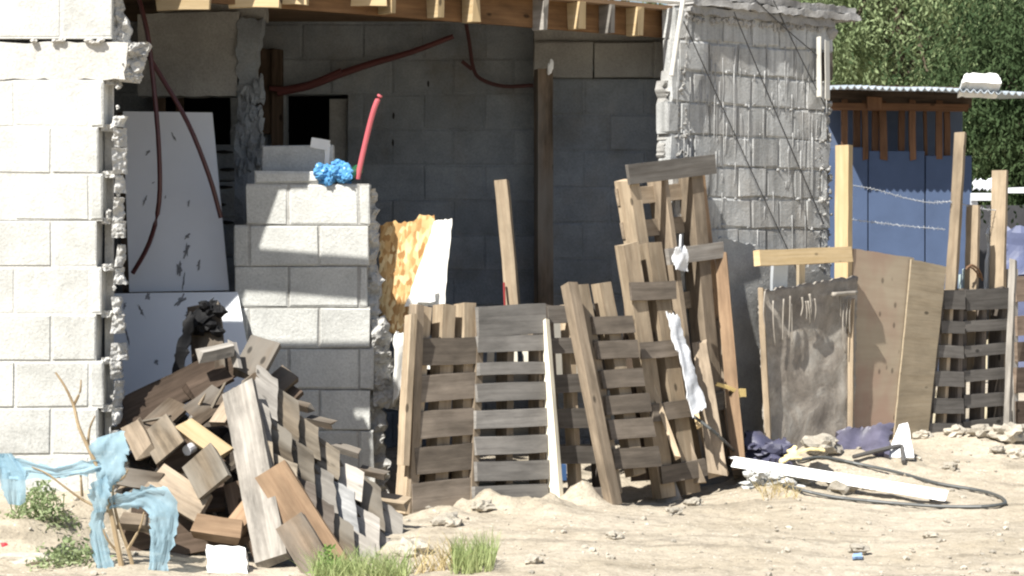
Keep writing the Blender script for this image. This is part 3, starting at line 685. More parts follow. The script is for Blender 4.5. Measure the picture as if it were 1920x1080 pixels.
for q, w_, lab in ((1032, 22, 'pale cream board behind the third pallet, next to the sunlit stringer side'), (1070, 22, 'pale cream board behind the third pallet, next to the long tipped timber')):
    mb = MB(); mb.sheet(FENCE.p(q, 705, -.35), FENCE.p(q + w_, 705, -.35), FENCE.p(q + w_, 600, -.35), FENCE.p(q, 600, -.35), .01, 3, 3, .004, 4); tag(mb.build('cream_board', CREAM), lab, 'board', 'cream offcuts behind the pallets')
for q, y0_, y1_, lab in ((920, 640, 705, 'cream lath seen through the left gaps of the second pallet'), (963, 640, 700, 'cream lath seen through the middle gaps of the second pallet'), (985, 640, 690, 'cream lath seen through the right gaps of the second pallet')):
    mb = MB(); mb.plank(FENCE.p(q, y1_, -.3), FENCE.p(q, y0_, -.3), .035, .02, FRONT); tag(mb.build('cream_board', CREAM), lab, 'board', 'cream offcuts behind the pallets')
# leaning pallet with the long front timber
r = fy(530, 940)
c = [FENCE.p(1152, 946, .32), FENCE.p(1250, 935, .32), FENCE.p(1168, 532, .10), FENCE.p(1088, 534, .10)]
pallet('pallet tipped sideways in front of the third, one long tan timber down its side', c,
       [r(592, 622), r(640, 671), r(693, 725), r(740, 773), r(788, 822), r(842, 877)],
       [(-.12, -.36, -.005, 1.0, .062, .06, .08, TAN), (.12, .10, .05, 1.01, .072, .07, 0, PINE), (.62, .62, .12, 1.01, .078, .07, 0, PINE)], matf=PALLET, slatspan=(.12, 1.02), group='pallets leaning at the fence corner')
mb = MB(); mb.plank(FENCE.p(1094, 555, .16), FENCE.p(1050, 540, .16) + UP * .02, .05, .03, FRONT)
# short pallet behind with two tan tops
r = fy(455, 930)
c = [FENCE.p(1250, 935, .16), FENCE.p(1330, 920, .16), FENCE.p(1250, 455, .02), FENCE.p(1168, 455, .02)]
pallet('shorter pallet behind the tipped one with two knotty tan stringer tops', c,
       [r(531, 562), r(640, 668), r(755, 785), r(870, 900)], [(.1, .2, 0, 1, .10, .07), (.66, .76, 0, 1, .10, .07)], mats=PINE, slatspan=(-.03, 1.02), group='pallets leaning at the fence corner', back=[r(600, 640), r(700, 730)], backmat=DARKBROWN)
# tall pallet leaning on the streaked wall
r = fy(300, 920)
c = [STUC.p(1278, 935, .22), STUC.p(1402, 900, .22), STUC.p(1338, 292, .10), STUC.p(1176, 308, .10)]
o = pallet('tallest leaning pallet, grey board across its top, propped on the streaked wall', c,
       [(.945, 1.0, -.01, 1.0), (.69, .735, .30, .99), (.235, .285, .22, 1.0), (-.02, .05, 0, 1)],
       [(.04, .06, .04, .955, .075, .11, 0, PINE), (.42, .43, .03, .95, .03, .13, 0, TAN), (.68, .80, .03, .955, .085, .11, 0, TAN), (.95, .92, .03, .95, .07, .06, -.05, ORANGE)], matf=wood('mid_grey_wood', (.17, .15, .13), (.27, .25, .225), .25, .9), group='pallets leaning at the fence corner',
       back=[(.88, .93), (.78, .83), (.55, .6)], backmat=TAN)
LG = 'loose boards leaning among the corner pallets'
for a, b_, w_, mt, lab in (((1312, 905, .46), (1206, 622, .20), .068, TAN, 'long tan board leaning with a pointed top, beside the tipped pallet'),
                           ((1352, 895, .44), (1255, 590, .18), .085, PINE, 'broad pale board leaning just left of the torn white plastic'),
                           ((1345, 890, .5), (1312, 640, .30), .10, TAN, 'wide tan board leaning right of the torn white plastic'),
                           ((1384, 880, .40), (1352, 470, .12), .075, ORANGE, 'long orange tan board at the right edge of the tallest pallet'),
                           ((1272, 860, .50), (1196, 640, .28), .03, PINE, 'thin pale lath leaning against the slats of the tipped pallet'),
                           ((1310, 800, .47), (1283, 690, .36), .03, YELLOW, 'short yellow lath leaning low between the corner boards'),
                           ((1255, 945, .42), (1235, 862, .30), .13, PALEGREY, 'short wide weathered board standing at the foot of the tipped pallet'),
                           ((1385, 895, .30), (1345, 600, .10), .05, TAN, 'narrow tan board behind the orange tan one')):
    mb = MB(); mb.plank(STUC.p(*a), STUC.p(*b_), w_, .03, Vector((-.15, -1, .2)), w2=w_ * U(.55, .9), ends=.02, twist=U(-.2, .2)); tag(mb.build('loose_board', mt), lab, 'board', LG)
PLW = plain('white_film', (.75, .76, .78), .35, .5, .1, 10, .2)
mb = MB(); mb.sheet(STUC.p(1300, 780, .56), STUC.p(1325, 760, .52), STUC.p(1268, 592, .34), STUC.p(1250, 585, .36), .006, 10, 22, .022, 11, .012)
tag(mb.build('torn_plastic', PLW), 'torn strip of white plastic caught between the leaning corner boards', 'plastic')
mb = MB()
mb.sheet(STUC.p(1264, 505, .27), STUC.p(1292, 508, .27), STUC.p(1284, 462, .25), STUC.p(1266, 464, .25), .006, 12, 14, .025, 16, .005)
mb.tube([STUC.p(1276, 440, .24), STUC.p(1275, 470, .26)], .006, 6)
tag(mb.build('rag', PLW), 'knotted white rag tied on the second board of the tallest pallet', 'rag')
mb = MB(); mb.plank(STUC.p(1343, 720, .30), STUC.p(1382, 733, .32), .02, .015, FRONT); mb.plank(STUC.p(1380, 738, .32), STUC.p(1396, 736, .32), .045, .03, FRONT)
tag(mb.build('yellow_stick', plain('yellow_wood', (.78, .58, .24), .6)), 'little yellow stick with a block tip jutting from the tallest pallet', 'stick')
for a, b_, lab in (((1200, 900, .3), (1186, 480, .05), 'dark board in shade just behind the tipped pallet, left one'), ((1262, 880, .3), (1215, 560, .1), 'dark board in shade behind the shorter knotty pallet, right one')):
    mb = MB(); mb.plank(STUC.p(*a), STUC.p(*b_), .1, .03, FRONT); tag(mb.build('dark_board', DARKBROWN), lab, 'board', 'dark boards behind the corner pallets')
# ================================================================== right side: board fence
mb = MB(); mb.plank(PANEL.p(1420, 483, .06), PANEL.p(1592, 478, .06), .085, .045, Vector((.55, -.8, .1)))
tag(mb.build('rail_board', YELLOW), 'horizontal yellow tan rail nailed to the post above the mud-stained sheet', 'rail')
mb = MB(); mb.plank(PANEL.p(1577, 835, -.05), PANEL.p(1583, 271, -.05), .085, .05, Vector((-.6, -.8, 0)))
tag(mb.build('fence_post', YELLOW), 'bright yellow pine post at the corner of the streaked wall', 'post')
for a, w_, lab in (((1460, 560), .12, 'pale blue grey board behind the mud-stained sheet'), ((1500, 560), .05, 'tan board end between the rail and the mud-stained sheet')):
    mb = MB(); mb.plank(PANEL.p(a[0], a[1], -.06), PANEL.p(a[0] + 2, 492, -.06), w_, .02, PANEL.n)
    tag(mb.build('board_offcut', plain('bluegrey_board', (.36, .38, .40)) if w_ > .1 else PLYWOOD), lab, 'board')
# mud-stained plastic-covered sheet with two laths
MUD, nt, b = newmat('muddy_sheet', .6, .3)
ob = coords(nt, 'UV', (1, 1, 1)); q1 = nz(nt, coords(nt, 'UV', (4.5, 4, 1)), 1, 8, .72, .8); q2 = nz(nt, coords(nt, 'UV', (16, 14, 1)), 1, 6, .7)
col = ramp(nt, q1, [(.32, (.20, .172, .145)), (.5, (.30, .265, .225)), (.68, (.40, .375, .335))])
nt.links.new(mul(nt, col, ramp(nt, q2, [(.35, .75), (.65, 1.15)])), b.inputs['Base Color']); bump(nt, b, [(q1, .5, .02), (q2, .5, .01)])
t = thing('muddy_panel', 'upright sheet under wrinkled mud-stained grey plastic, framed by two laths', 'panel', PANEL.p(1515, 840, .03))
mb = MB(); c = [PANEL.p(1436, 850, .05), PANEL.p(1598, 845, .05), PANEL.p(1606, 520, -.0), PANEL.p(1424, 545, -.0)]
mb.sheet(*c, .02, 40, 60, .014, 7, .006, 0, .02); mb.build('plastic_sheet', MUD, t, smooth=True)
fo = MB()
for k in range(16):
    q = random.choice([U(1432, 1452), U(1468, 1486), U(1560, 1600), U(1575, 1600), U(1500, 1545)]); y0_ = U(545, 570); L = U(35, 105) if q < 1490 or q > 1558 else U(15, 50)
    fo.tube([PANEL.p(q, y0_, .062), PANEL.p(q + U(-3, 3), y0_ + L * .5, .066), PANEL.p(q + U(-5, 5), y0_ + L, .06)], U(.004, .008), 6, r2=.003)
fo.sheet(PANEL.p(1560, 556, .07), PANEL.p(1606, 552, .07), PANEL.p(1606, 545, .07), PANEL.p(1562, 548, .07), .02, 8, 2, .01, 9)
fo.build('plastic_folds', plain('fold_plastic', (.31, .28, .24), .55, .35, .3, 14), t, smooth=True)
for a, b_ in (((1441, 848, .075), (1428, 540, .045)), ((1594, 845, .075), (1598, 560, .045))):
    mb = MB(); mb.plank(PANEL.p(*a), PANEL.p(*b_), .03, .02, Vector((-.4, -.9, 0)), jit=.004); mb.build('lath', PINE, t)
RS, nt, b = newmat('stained_plywood', .85, .2)
g1 = nz(nt, coords(nt, 'UV', (2, 14, 1)), 1, 6, .6); g2 = nz(nt, coords(nt, 'UV', (1.7, 1.2, 1)), 1, 4, .6); vv = N(nt, 'ShaderNodeTexVoronoi'); nt.links.new(coords(nt, 'UV', (11, 7, 1)), vv.inputs['Vector']); vv.inputs['Scale'].default_value = 1
col = ramp(nt, g1, [(.3, (.34, .275, .20)), (.7, (.42, .35, .26))])
col = mul(nt, col, (.33, .21, .16, 1), ramp(nt, g2, [(.45, 0), (.6, .7)]), 'MIX'); col = mul(nt, col, ramp(nt, vv.outputs['Distance'], [(.08, .5), (.16, 1)]))
nt.links.new(col, b.inputs['Base Color']); bump(nt, b, [(g1, .2, .004)])
mb = MB(); c = [PANEL.p(1586, 850, .03), PANEL.p(1690, 835, .03), PANEL.p(1712, 484, -.03), PANEL.p(1598, 466, -.03)]
mb.sheet(*c, .018, 10, 16, .004, 2, .002); tag(mb.build('plywood_sheet', RS), 'upright plywood sheet with reddish stains, beside the mud-stained panel', 'plywood sheet', 'plywood sheets in the board fence')
mb = MB(); c = [PANEL.p(1674, 838, .045), PANEL.p(1737, 832, .045), PANEL.p(1773, 500, -.005), PANEL.p(1708, 486, -.005)]
mb.sheet(*c, .010, 10, 16, .003, 2, .002); tag(mb.build('plywood_sheet', PLYWOOD), 'clean olive tan plywood sheet overlapping the stained one', 'plywood sheet', 'plywood sheets in the board fence')
r = fy(543, 818)
PG = wood('sooty_pallet', (.115, .105, .095), (.20, .185, .17), .3, .9)
c = [PANEL.p(1741, 818, .03), PANEL.p(1803, 818, .03), PANEL.p(1808, 545, -.03), PANEL.p(1771, 543, -.03)]
pallet('narrow dark pallet right beside the clean plywood sheet', c, [r(545, 578), r(603, 624), r(650, 671), r(698, 724), r(748, 774), r(796, 818)], [(.06, .06, 0, 1, .04), (.5, .5, 0, 1, .03, .06, 0, PINE), (.95, .95, 0, 1, .04)], matf=PG, mats=GREYWOOD, group='pallets in the far fence')
r = fy(540, 816)
c = [PANEL.p(1805, 816, .0), PANEL.p(1882, 808, .0), PANEL.p(1890, 538, -.05), PANEL.p(1810, 543, -.05)]
pallet('wide dark pallet under the two tan posts, showing pale scraps through its gaps', c, [r(543, 580), r(601, 621), r(648, 668), r(695, 715), r(742, 766), r(791, 816)], [(.05, .05, 0, 1, .04), (.5, .5, 0, 1, .04), (.95, .95, 0, 1, .04)], matf=PG, mats=GREYWOOD, group='pallets in the far fence')
r = fy(500, 812)
c = [PANEL.p(1905, 812, .0), PANEL.p(2010, 806, .0), PANEL.p(2012, 500, -.05), PANEL.p(1904, 505, -.05)]
pallet('dark pallet cut off by the right picture edge, beyond the slim post', c, [r(515, 560), r(590, 625), r(640, 675), r(690, 735), r(755, 800)], [(.03, .03, 0, 1, .05), (.5, .5, 0, 1, .04), (.95, .95, 0, 1, .04)], matf=wood('rusty_pallet', (.17, .125, .095), (.28, .215, .165), .3, .9), mats=PALEGREY, group='pallets in the far fence')
for pts, w_, mt, lab in ((((1768, 800), (1800, 250)), .062, PINE, 'tall slanting tan post rising from the clean plywood sheet'),
                         (((1819, 700), (1824, 386)), .075, PINE, 'short round-edged tan post bound with wire behind the wide dark pallet'),
                         (((1868, 700), (1876, 321)), .09, PINE, 'tall pale post with barbed wire, behind the wide dark pallet'),
                         (((1890, 806), (1899, 487)), .035, PALEGREY, 'slim pale upright lath between the two dark far pallets')):
    mb = MB(); of = -.13 if w_ > .05 else .04
    mb.plank(PANEL.p(*pts[0], of), PANEL.p(*pts[1], of), w_, .045, Vector((-.5, -.85, 0)), jit=.004, twist=.1); tag(mb.build('fence_post', mt), lab, 'post')
mb = MB(); c = [PANEL.p(1838, 640, -.2), PANEL.p(1864, 640, -.2), PANEL.p(1862, 400, -.2), PANEL.p(1852, 440, -.2)]
mb.sheet(*c, .02, 5, 12, .01, 5, .016, 0, .03); tag(mb.build('white_board', plain('chipped_white', (.62, .64, .64), .6)), 'jagged chipped white board between the two posts behind the wide dark pallet', 'board')
PBL = plain('pale_blue_lath', (.5, .6, .6))
for q0, q1, y1_, lab in ((1803, 1801, 515, 'thin pale blue lath, the lower one left of the short bound post'), (1807, 1808, 505, 'thin pale blue lath right against the short bound post')):
    mb = MB(); mb.plank(PANEL.p(q0, 620, -.2), PANEL.p(q1, y1_, -.2), .018, .02, FRONT); tag(mb.build('lath', PBL), lab, 'lath')
CL = plain('cream_lath', (.70, .62, .45), .6, .3, .25)
for q, y0_, y1_, w_ in ((1780, 600, 650, .04), (1795, 602, 640, .03), (1832, 590, 640, .06), (1862, 580, 700, .05), (1842, 640, 700, .05), (1755, 740, 810, .05), (1848, 745, 800, .045), (1795, 650, 700, .04), (1878, 600, 690, .04)):
    mb = MB(); mb.plank(PANEL.p(q, y1_ + 8, -.35), PANEL.p(q + 3, y0_ - 8, -.35), w_, .02, FRONT); tag(mb.build('scrap_lath', CL), 'upright cream scrap lath behind the far dark pallets, glimpsed through their gaps', 'lath', 'cream scrap laths behind the far pallets')
mb = MB()
mb.tube([PANEL.p(1811, 505, -.09), PANEL.p(1822, 497, -.07), PANEL.p(1836, 508, -.07), PANEL.p(1842, 525, -.1)], .007, 6); mb.tube([PANEL.p(1812, 500, -.09), PANEL.p(1824, 503, -.07), PANEL.p(1838, 520, -.09)], .006, 6)
tag(mb.build('binding_wire', plain('rusty_wire', (.16, .09, .05))), 'rusty wire twisted round the short post', 'wire')
BW = plain('barbed_steel', (.42, .44, .47), .45, .5)
for pts, lab in (([(1583, 345), (1640, 355), (1700, 372), (1745, 380), (1785, 378), (1830, 390), (1872, 395)], 'upper sagging barbed wire strung from the yellow post across the blue shed'),
                 ([(1578, 410), (1615, 414), (1650, 418), (1700, 424), (1772, 430)], 'lower crooked barbed wire in front of the blue shed')):
    mb = MB(); pp = [PANEL.p(q, y, -.14) for q, y in pts]; mb.tube(pp, .0024, 5)
    for i in range(len(pp) - 1):
        for k in range(8):
            p = pp[i].lerp(pp[i + 1], (k + .5) / 8); d = Vector((U(-1, 1), U(-.5, .5), U(-1, 1))).normalized() * .017; mb.tube([p - d * .7, p + d * .7], .0016, 4, smooth=1)
    tag(mb.build('barbed_wire', BW, base=pp[0]), lab, 'barbed wire', 'barbed wire strands')

# ================================================================== blue shed, roof load, far scraps
YS = 19.5
sh = thing('shed', 'blue boarded shed with open brown studs under a low corrugated roof', 'shed', P(1690, 740, YS))
BLUE = plain('blue_panel', (.068, .098, .172), .75, .2, .15, 3, bumpy=.2)
for a, b_, tp in ((1545, 1627, 276), (1629, 1734, 283), (1736, 1822, 292)):
    mb = MB(); mb.box(Vector((0, YS, 0)), RIGHT, UP, FRONT, P(a, 0, YS).x, P(b_, 0, YS).x, .2, P(0, tp, YS).z, U(-.006, .006), .05, .004); mb.build('blue_panel', BLUE, sh)
mb = MB()
for k in range(3): mb.box(Vector((0, YS + .35, 0)), RIGHT, UP, FRONT, P(1545, 0, YS).x + .41 * k, P(1545, 0, YS).x + .41 * k + .4, .2, 2.55, U(0, .01), .04, .004)
mb.build('inner_wall', plain('dim_blue', (.10, .13, .2), .8), sh)
STUDW = wood('red_brown_stud', (.12, .06, .032), (.20, .105, .058), .3)
for k, q in enumerate((1584, 1606, 1622, 1641, 1656, 1690, 1711, 1735, 1760, 1775)):
    mb = MB(); mb.plank(P(q, 300, YS + .02 + .05 * (k % 2)), P(q + U(-2, 2), 188, YS + .02 + .05 * (k % 2)), U(.025, .06), .05, FRONT); mb.build('stud', STUDW, sh)
mb = MB(); mb.plank(P(1545, 199, YS - .01), P(1815, 203, YS - .01), .06, .05, FRONT)
mb.plank(P(1640, 182, YS - .06), P(1640, 205, YS - .06), .12, .06, FRONT); mb.build('header_beam', STUDW, sh)
mb = MB(); mb.plank(P(1545, 178, YS + .04), P(1822, 184, YS + .04), .17, .03, FRONT); mb.build('eave_shade_board', DARKBROWN, sh)  # dark board added below the roof, its colour standing for the eave shade
rfm = MB(); nx = 90; x0, x1 = P(1530, 0, YS).x, P(1990, 0, YS).x
for j in range(3):
    for i in range(nx * 2 + 1):
        x = x0 + (x1 - x0) * i / (nx * 2); y = YS - .55 + 1.5 * j; k = i / (nx * 2)
        z = 2.585 + .10 * j - .075 * max(0, k - .4) * 1.6 + .014 * math.sin(i * math.pi / 2.5) + .02 * noise.noise(Vector((x * 2, y, 0)))
        rfm.v.append(Vector((x, y, z)))
w = nx * 2 + 1
for j in range(2):
    for i in range(w - 1): rfm.face([j * w + i, j * w + i + 1, (j + 1) * w + i + 1, (j + 1) * w + i])
ro = rfm.build('roof', plain('corrugated_zinc', (.42, .47, .52), .45, .5, .3, 4), sh); so = ro.modifiers.new('thick', 'SOLIDIFY'); so.thickness = .008
mb = MB(); mb.sheet(P(1800, 168, YS - .5), P(1872, 172, YS - .5), P(1869, 154, YS - .45), P(1806, 152, YS - .45), .2, 10, 5, .03, 6, .01)
tag(mb.build('white_bundle', plain('white_bundle', (.82, .82, .80), .5)), 'rounded white bundle lying on the corrugated shed roof', 'bundle')
mb = MB(); 
mb.sheet(P(1820, 376, 18.3), P(1868, 376, 18.3), P(1868, 362, 18.3), P(1820, 362, 18.3), .03, 6, 2, .01, 3)
mb.sheet(P(1822, 356, 18.35), P(1866, 358, 18.35), P(1862, 338, 18.4), P(1826, 336, 18.4), .02, 12, 6, .06, 14, .02)
mb.sheet(P(1890, 362, 18.3), P(1960, 362, 18.3), P(1960, 350, 18.3), P(1890, 352, 18.3), .03, 6, 2, .01, 3)
mb.plank(P(1826, 790, 18.35), P(1826, 370, 18.35), .05, .05, FRONT); mb.plank(P(1866, 790, 18.35), P(1866, 370, 18.35), .05, .05, FRONT); mb.plank(P(1940, 790, 18.35), P(1940, 355, 18.35), .05, .05, FRONT)
tag(mb.build('white_rail', plain('white_painted', (.72, .74, .78), .6)), 'far white painted rail with scraps on it, in the shade right of the blue shed', 'rail')
mb = MB(); mb.sheet(P(1880, 520, 17.5), P(2000, 520, 17.2), P(2000, 425, 17.4), P(1886, 436, 17.7), .05, 14, 10, .10, 4, .02); mb.sheet(P(1880, 720, 17.4), P(2000, 720, 17.1), P(2000, 520, 17.2), P(1880, 520, 17.5), .05, 8, 8, .05, 3)
tag(mb.build('tarp', plain('blue_tarp', (.095, .11, .19), .5, .3, .3, 5)), 'slate blue tarp hung over something behind the far right pallet', 'tarp')
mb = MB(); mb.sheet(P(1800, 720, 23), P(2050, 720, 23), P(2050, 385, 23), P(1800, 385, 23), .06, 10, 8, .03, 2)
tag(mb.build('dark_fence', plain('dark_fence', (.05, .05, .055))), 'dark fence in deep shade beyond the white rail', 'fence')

# ================================================================== trees
def leafmat(name, c1, c2, tr=.3):
    m, nt, b = newmat(name, .8, .06)
    col = ramp(nt, nz(nt, coords(nt, 'Object'), 1.1, 5, .65), [(.36, c1), (.64, c2)])
    nt.links.new(col, b.inputs['Base Color']); t = N(nt, 'ShaderNodeBsdfTranslucent'); nt.links.new(col, t.inputs['Color'])
    mx = N(nt, 'ShaderNodeMixShader'); mx.inputs[0].default_value = tr; nt.links.new(b.outputs[0], mx.inputs[1]); nt.links.new(t.outputs[0], mx.inputs[2]); nt.links.new(mx.outputs[0], nt.nodes['Material Output'].inputs['Surface'])
    return m
BARK = wood('bark', (.08, .06, .045), (.15, .12, .09), .3, .95)
def tree(label, base, ctr, rad, nclump, nleaf, mat, ll=.065, lw_=.014, droop=.8, front=None):
    o = thing('tree', label, 'tree', base, 'trees behind the yard')
    tr = MB(); c = Vector(ctr); bs = Vector(base)
    tr.tube([bs, bs.lerp(c, .4) + Vector((.2, .1, 0)), c], .3, 10, r2=.1)
    mb = MB(); cl = []
    while len(cl) < nclump:
        d = Vector((U(-1, 1), U(-1, 1), U(-1, 1)))
        if .25 < d.length < 1: cl.append(c + Vector((d.x * rad[0], d.y * rad[1], d.z * rad[2])) * (.72 + .5 * abs(noise.noise(d * 2.3 + bs))))
    for k, q in enumerate(cl):
        if k % 9 == 0: tr.tube([c.lerp(bs, U(0, .35)), c.lerp(q, .5) + UP * .3, q], .07, 5, r2=.015)
        cr = U(.22, .55)
        for i in range(nleaf // 5):                         # small drooping sprays
            p = q + Vector((random.gauss(0, cr), random.gauss(0, cr), random.gauss(0, cr * .8)))
            ax = Vector((U(-.7, .7), U(-.7, .7), -droop + U(-.3, .5))).normalized()
            for j in range(5):
                a = p + ax * (j * ll * .7) + Vector((U(-.03, .03), U(-.03, .03), 0)); d = (ax + Vector((U(-.8, .8), U(-.8, .8), U(-.3, .3)))).normalized() * ll
                s_ = d.cross(Vector((U(-1, 1), U(-1, 1), U(-1, 1)))).normalized() * lw_; oo = len(mb.v)
                mb.v += [a, a + d * .5 + s_, a + d, a + d * .5 - s_]; mb.face([oo, oo + 1, oo + 2, oo + 3])
    tr.build('trunk', BARK, o); mb.build('crown', mat, o)
GREEN = leafmat('fresh_leaves', (.15, .20, .095), (.28, .335, .18)); DARK = leafmat('dark_leaves', (.03, .052, .022), (.065, .095, .042), .2); MID = leafmat('olive_leaves', (.11, .15, .07), (.21, .26, .13))
tree('big bright green feathery tree behind the shed', (4.6, 30, .3), (4.9, 30, 4.3), (2.3, 1.8, 2.7), 66, 800, GREEN, .085, .017)
tree('olive green tree further left, partly hidden by the streaked wall', (3.0, 36, .3), (4.2, 36, 4.6), (2.6, 2.0, 2.9), 100, 320, MID, .08, .018)
tree('dark shaded tree hanging over the right end of the shed roof', (5.4, 23.5, .3), (5.25, 24, 2.65), (1.1, 1.0, 1.55), 130, 260, DARK)
tree('tall green tree at the right picture edge behind the dark one', (8.5, 34, .3), (7.8, 34, 4.6), (2.6, 2.0, 3.2), 90, 380, GREEN, .08, .018)
tree('dark distant tree filling the gap low behind the shed', (6.2, 40, .3), (6.6, 40, 4.2), (4.6, 1.5, 4.6), 300, 170, DARK, .16, .05)

# ================================================================== board pile
PG_ = 'boards thrown on the pile'
MIX1 = wood('dusty_board', (.105, .082, .058), (.20, .16, .115), .6, .9, grey=(.215, .195, .165))
def brd(px0, py0, Y0, px1, py1, Y1, wpx, mt, n, lab, t_=.025, w2=None, ends=.02, twist=None):
    Y = (Y0 + Y1) / 2; mb = MB()
    mb.plank(P(px0, py0, Y0), P(px1, py1, Y1), wpx / F * Y, t_, Vector(n), ends=ends, w2=None if w2 is None else w2 / F * Y, twist=U(-.12, .12) if twist is None else twist, jit=.004)
    tag(mb.build('loose_board', mt), lab, 'board', PG_)
FN = (-.1, -1, .45)
SILVER = wood('cracked_plank', (.19, .172, .15), (.33, .305, .27), .55, .9)
brd(446, 728, 9.95, 513, 1048, 9.42, 64, SILVER, (-.25, -1, .35), 'broad cracked silver-grey plank lying down the front of the pile', .04)
brd(508, 882, 9.62, 640, 1085, 9.38, 66, ORANGE, (-.45, -.8, .55), 'wide orange brown plank at the foot of the pile, right of the silver-grey plank', .03)
brd(540, 975, 9.45, 615, 1100, 9.25, 60, BROWN, (-.45, -.8, .55), 'brown plank with a worn face below the wide orange one', .03)
brd(222, 785, 10.1, 442, 672, 10.42, 60, DARKBROWN, (.1, -1, .25), 'long dark board in shade lying up against the lower white board', .04)
brd(392, 700, 10.35, 384, 575, 10.5, 62, BROWN, (-.1, -1, .1), 'upright brown board at the top of the pile, under the black rag', .03)
brd(372, 668, 10.2, 434, 655, 10.25, 20, PALEGREY, (0, -.4, 1), 'short board with a bright broken end near the top of the pile', .05, ends=.02)
brd(462, 705, 10.3, 500, 640, 10.4, 62, BROWN, (-.3, -1, .2), 'square-ended brown board tilted beside the top of the pallet stack', .03)
brd(500, 742, 10.4, 545, 700, 10.5, 42, BROWN, (-.3, -1, .2), 'small brown board behind the top of the pallet stack', .03)
brd(520, 765, 10.4, 562, 728, 10.5, 28, DARKBROWN, (-.3, -1, .2), 'dark short board behind the pallet stack', .03)
brd(288, 800, 9.9, 322, 850, 9.75, 66, MIX1, (-.35, -1, .5), 'square weathered board end near the left of the pile, facing outward', .035)
brd(247, 795, 9.9, 272, 850, 9.8, 40, TAN, (-.4, -1, .3), 'tan broken board end next to the blue plastic and the near wall', .03, ends=.03)
brd(345, 798, 9.85, 425, 852, 9.75, 34, YELLOW, (-.2, -.9, .8), 'pale yellow board on the pile catching full sun', .035)
brd(372, 860, 9.7, 405, 915, 9.58, 72, MIX1, (-.4, -1, .5), 'brown square board facing outward in the middle of the pile', .03)
brd(285, 895, 9.72, 385, 955, 9.6, 62, TAN, (-.3, -.9, .7), 'tan dusty board low in the middle of the pile', .03)
brd(215, 890, 9.75, 300, 905, 9.7, 34, BROWN, (-.2, -1, .4), 'short brown board behind the blue plastic knot', .03)
brd(372, 985, 9.55, 452, 1000, 9.5, 44, ORANGE, (-.1, -.8, .9), 'orange lumber end at the bottom of the pile', .045)
brd(420, 1010, 9.56, 470, 955, 9.62, 40, ORANGE, (-.5, -.9, .3), 'orange lumber piece wedged under the silver-grey plank', .04)
brd(222, 975, 9.55, 320, 990, 9.5, 30, TAN, (0, -.7, .9), 'tan board edge between the blue plastic strips', .04)
brd(240, 1015, 9.6, 360, 985, 9.7, 50, DARKBROWN, (0, -1, .3), 'dark board in shade low behind the blue plastic', .03)
brd(320, 1025, 9.62, 470, 1000, 9.66, 40, DARKBROWN, (0, -1, .2), 'dark bottom board under the orange lumber end', .03)
brd(360, 780, 10.05, 415, 740, 10.15, 50, BROWN, (-.2, -1, .3), 'dim brown board below the black rag', .03)
brd(410, 795, 9.95, 455, 728, 10.1, 34, TAN, (-.5, -1, .2), 'narrow tan board behind the head of the silver-grey plank', .03)
brd(355, 735, 10.22, 430, 700, 10.3, 36, DARKBROWN, (-.1, -1, .4), 'dark crosswise board in the shadow at the top of the pile', .03)
brd(445, 690, 10.25, 436, 640, 10.3, 14, PALEGREY, (-.6, -.8, 0), 'small pale splinter of wood standing at the top of the pile', .02, ends=.02)
brd(300, 870, 9.85, 400, 830, 9.95, 50, DARKBROWN, (0, -1, .3), 'dark board in the hollow of the pile', .03)
brd(250, 940, 9.72, 420, 930, 9.8, 60, DARKBROWN, (0, -.8, .5), 'long dark board running through the pile beneath the dusty one', .03)
brd(440, 900, 9.72, 470, 1010, 9.62, 50, DARKBROWN, (-.3, -1, .2), 'dark board showing beside the silver-grey plank', .03)
brd(330, 760, 10.2, 250, 835, 10.0, 44, BROWN, (-.1, -1, .3), 'brown board sloping down to the near wall', .03)
brd(712, 938, 10.35, 765, 945, 10.3, 26, PINE, (0, -.6, 1), 'pale offcut lying between the pallet stack and the fence post', .04)
brd(470, 1035, 9.5, 560, 1010, 9.55, 40, DARKBROWN, (0, -.8, .5), 'dark board at the ground under the orange plank', .03)
for k in range(14):                              # thin broken laths stuck in the heap
    q, y = U(240, 450), U(760, 1000); an = U(-1.2, 1.2); L = U(25, 75); Yk = 9.78 + (1000 - y) / 240 * .35 - .06
    mb = MB(); mb.plank(P(q - L * math.cos(an), y - L * math.sin(an), Yk + U(-.05, .12)), P(q + L * math.cos(an), y + L * math.sin(an), Yk), U(.012, .03), .012, Vector((U(-.5, .2), -1, U(0, .8))), ends=.03, w2=.008, twist=U(-.5, .5), jit=.004)
    tag(mb.build('broken_lath', random.choice([TAN, BROWN, MIX1, PALEGREY, DARKBROWN])), 'thin splintered lath poking out of the board pile', 'lath', 'splintered laths in the board pile')
# filler heap under the boards: rubble and rotten scraps
mb = MB()
for k in range(34): mb.lump(P(U(240, 640), U(960, 1050), U(9.85, 10.3)), (U(.06, .12), U(.06, .12), U(.04, .09)), 2, .6)
for k in range(20): mb.lump(P(U(300, 520), U(800, 960), U(10.15, 10.4)), (U(.06, .12), U(.06, .12), U(.05, .1)), 2, .6)
tag(mb.build('rubble', concrete('dark_rubble', (.10, .085, .07), (.05, .042, .035)), base=P(440, 1040, 10)), kind='stuff')
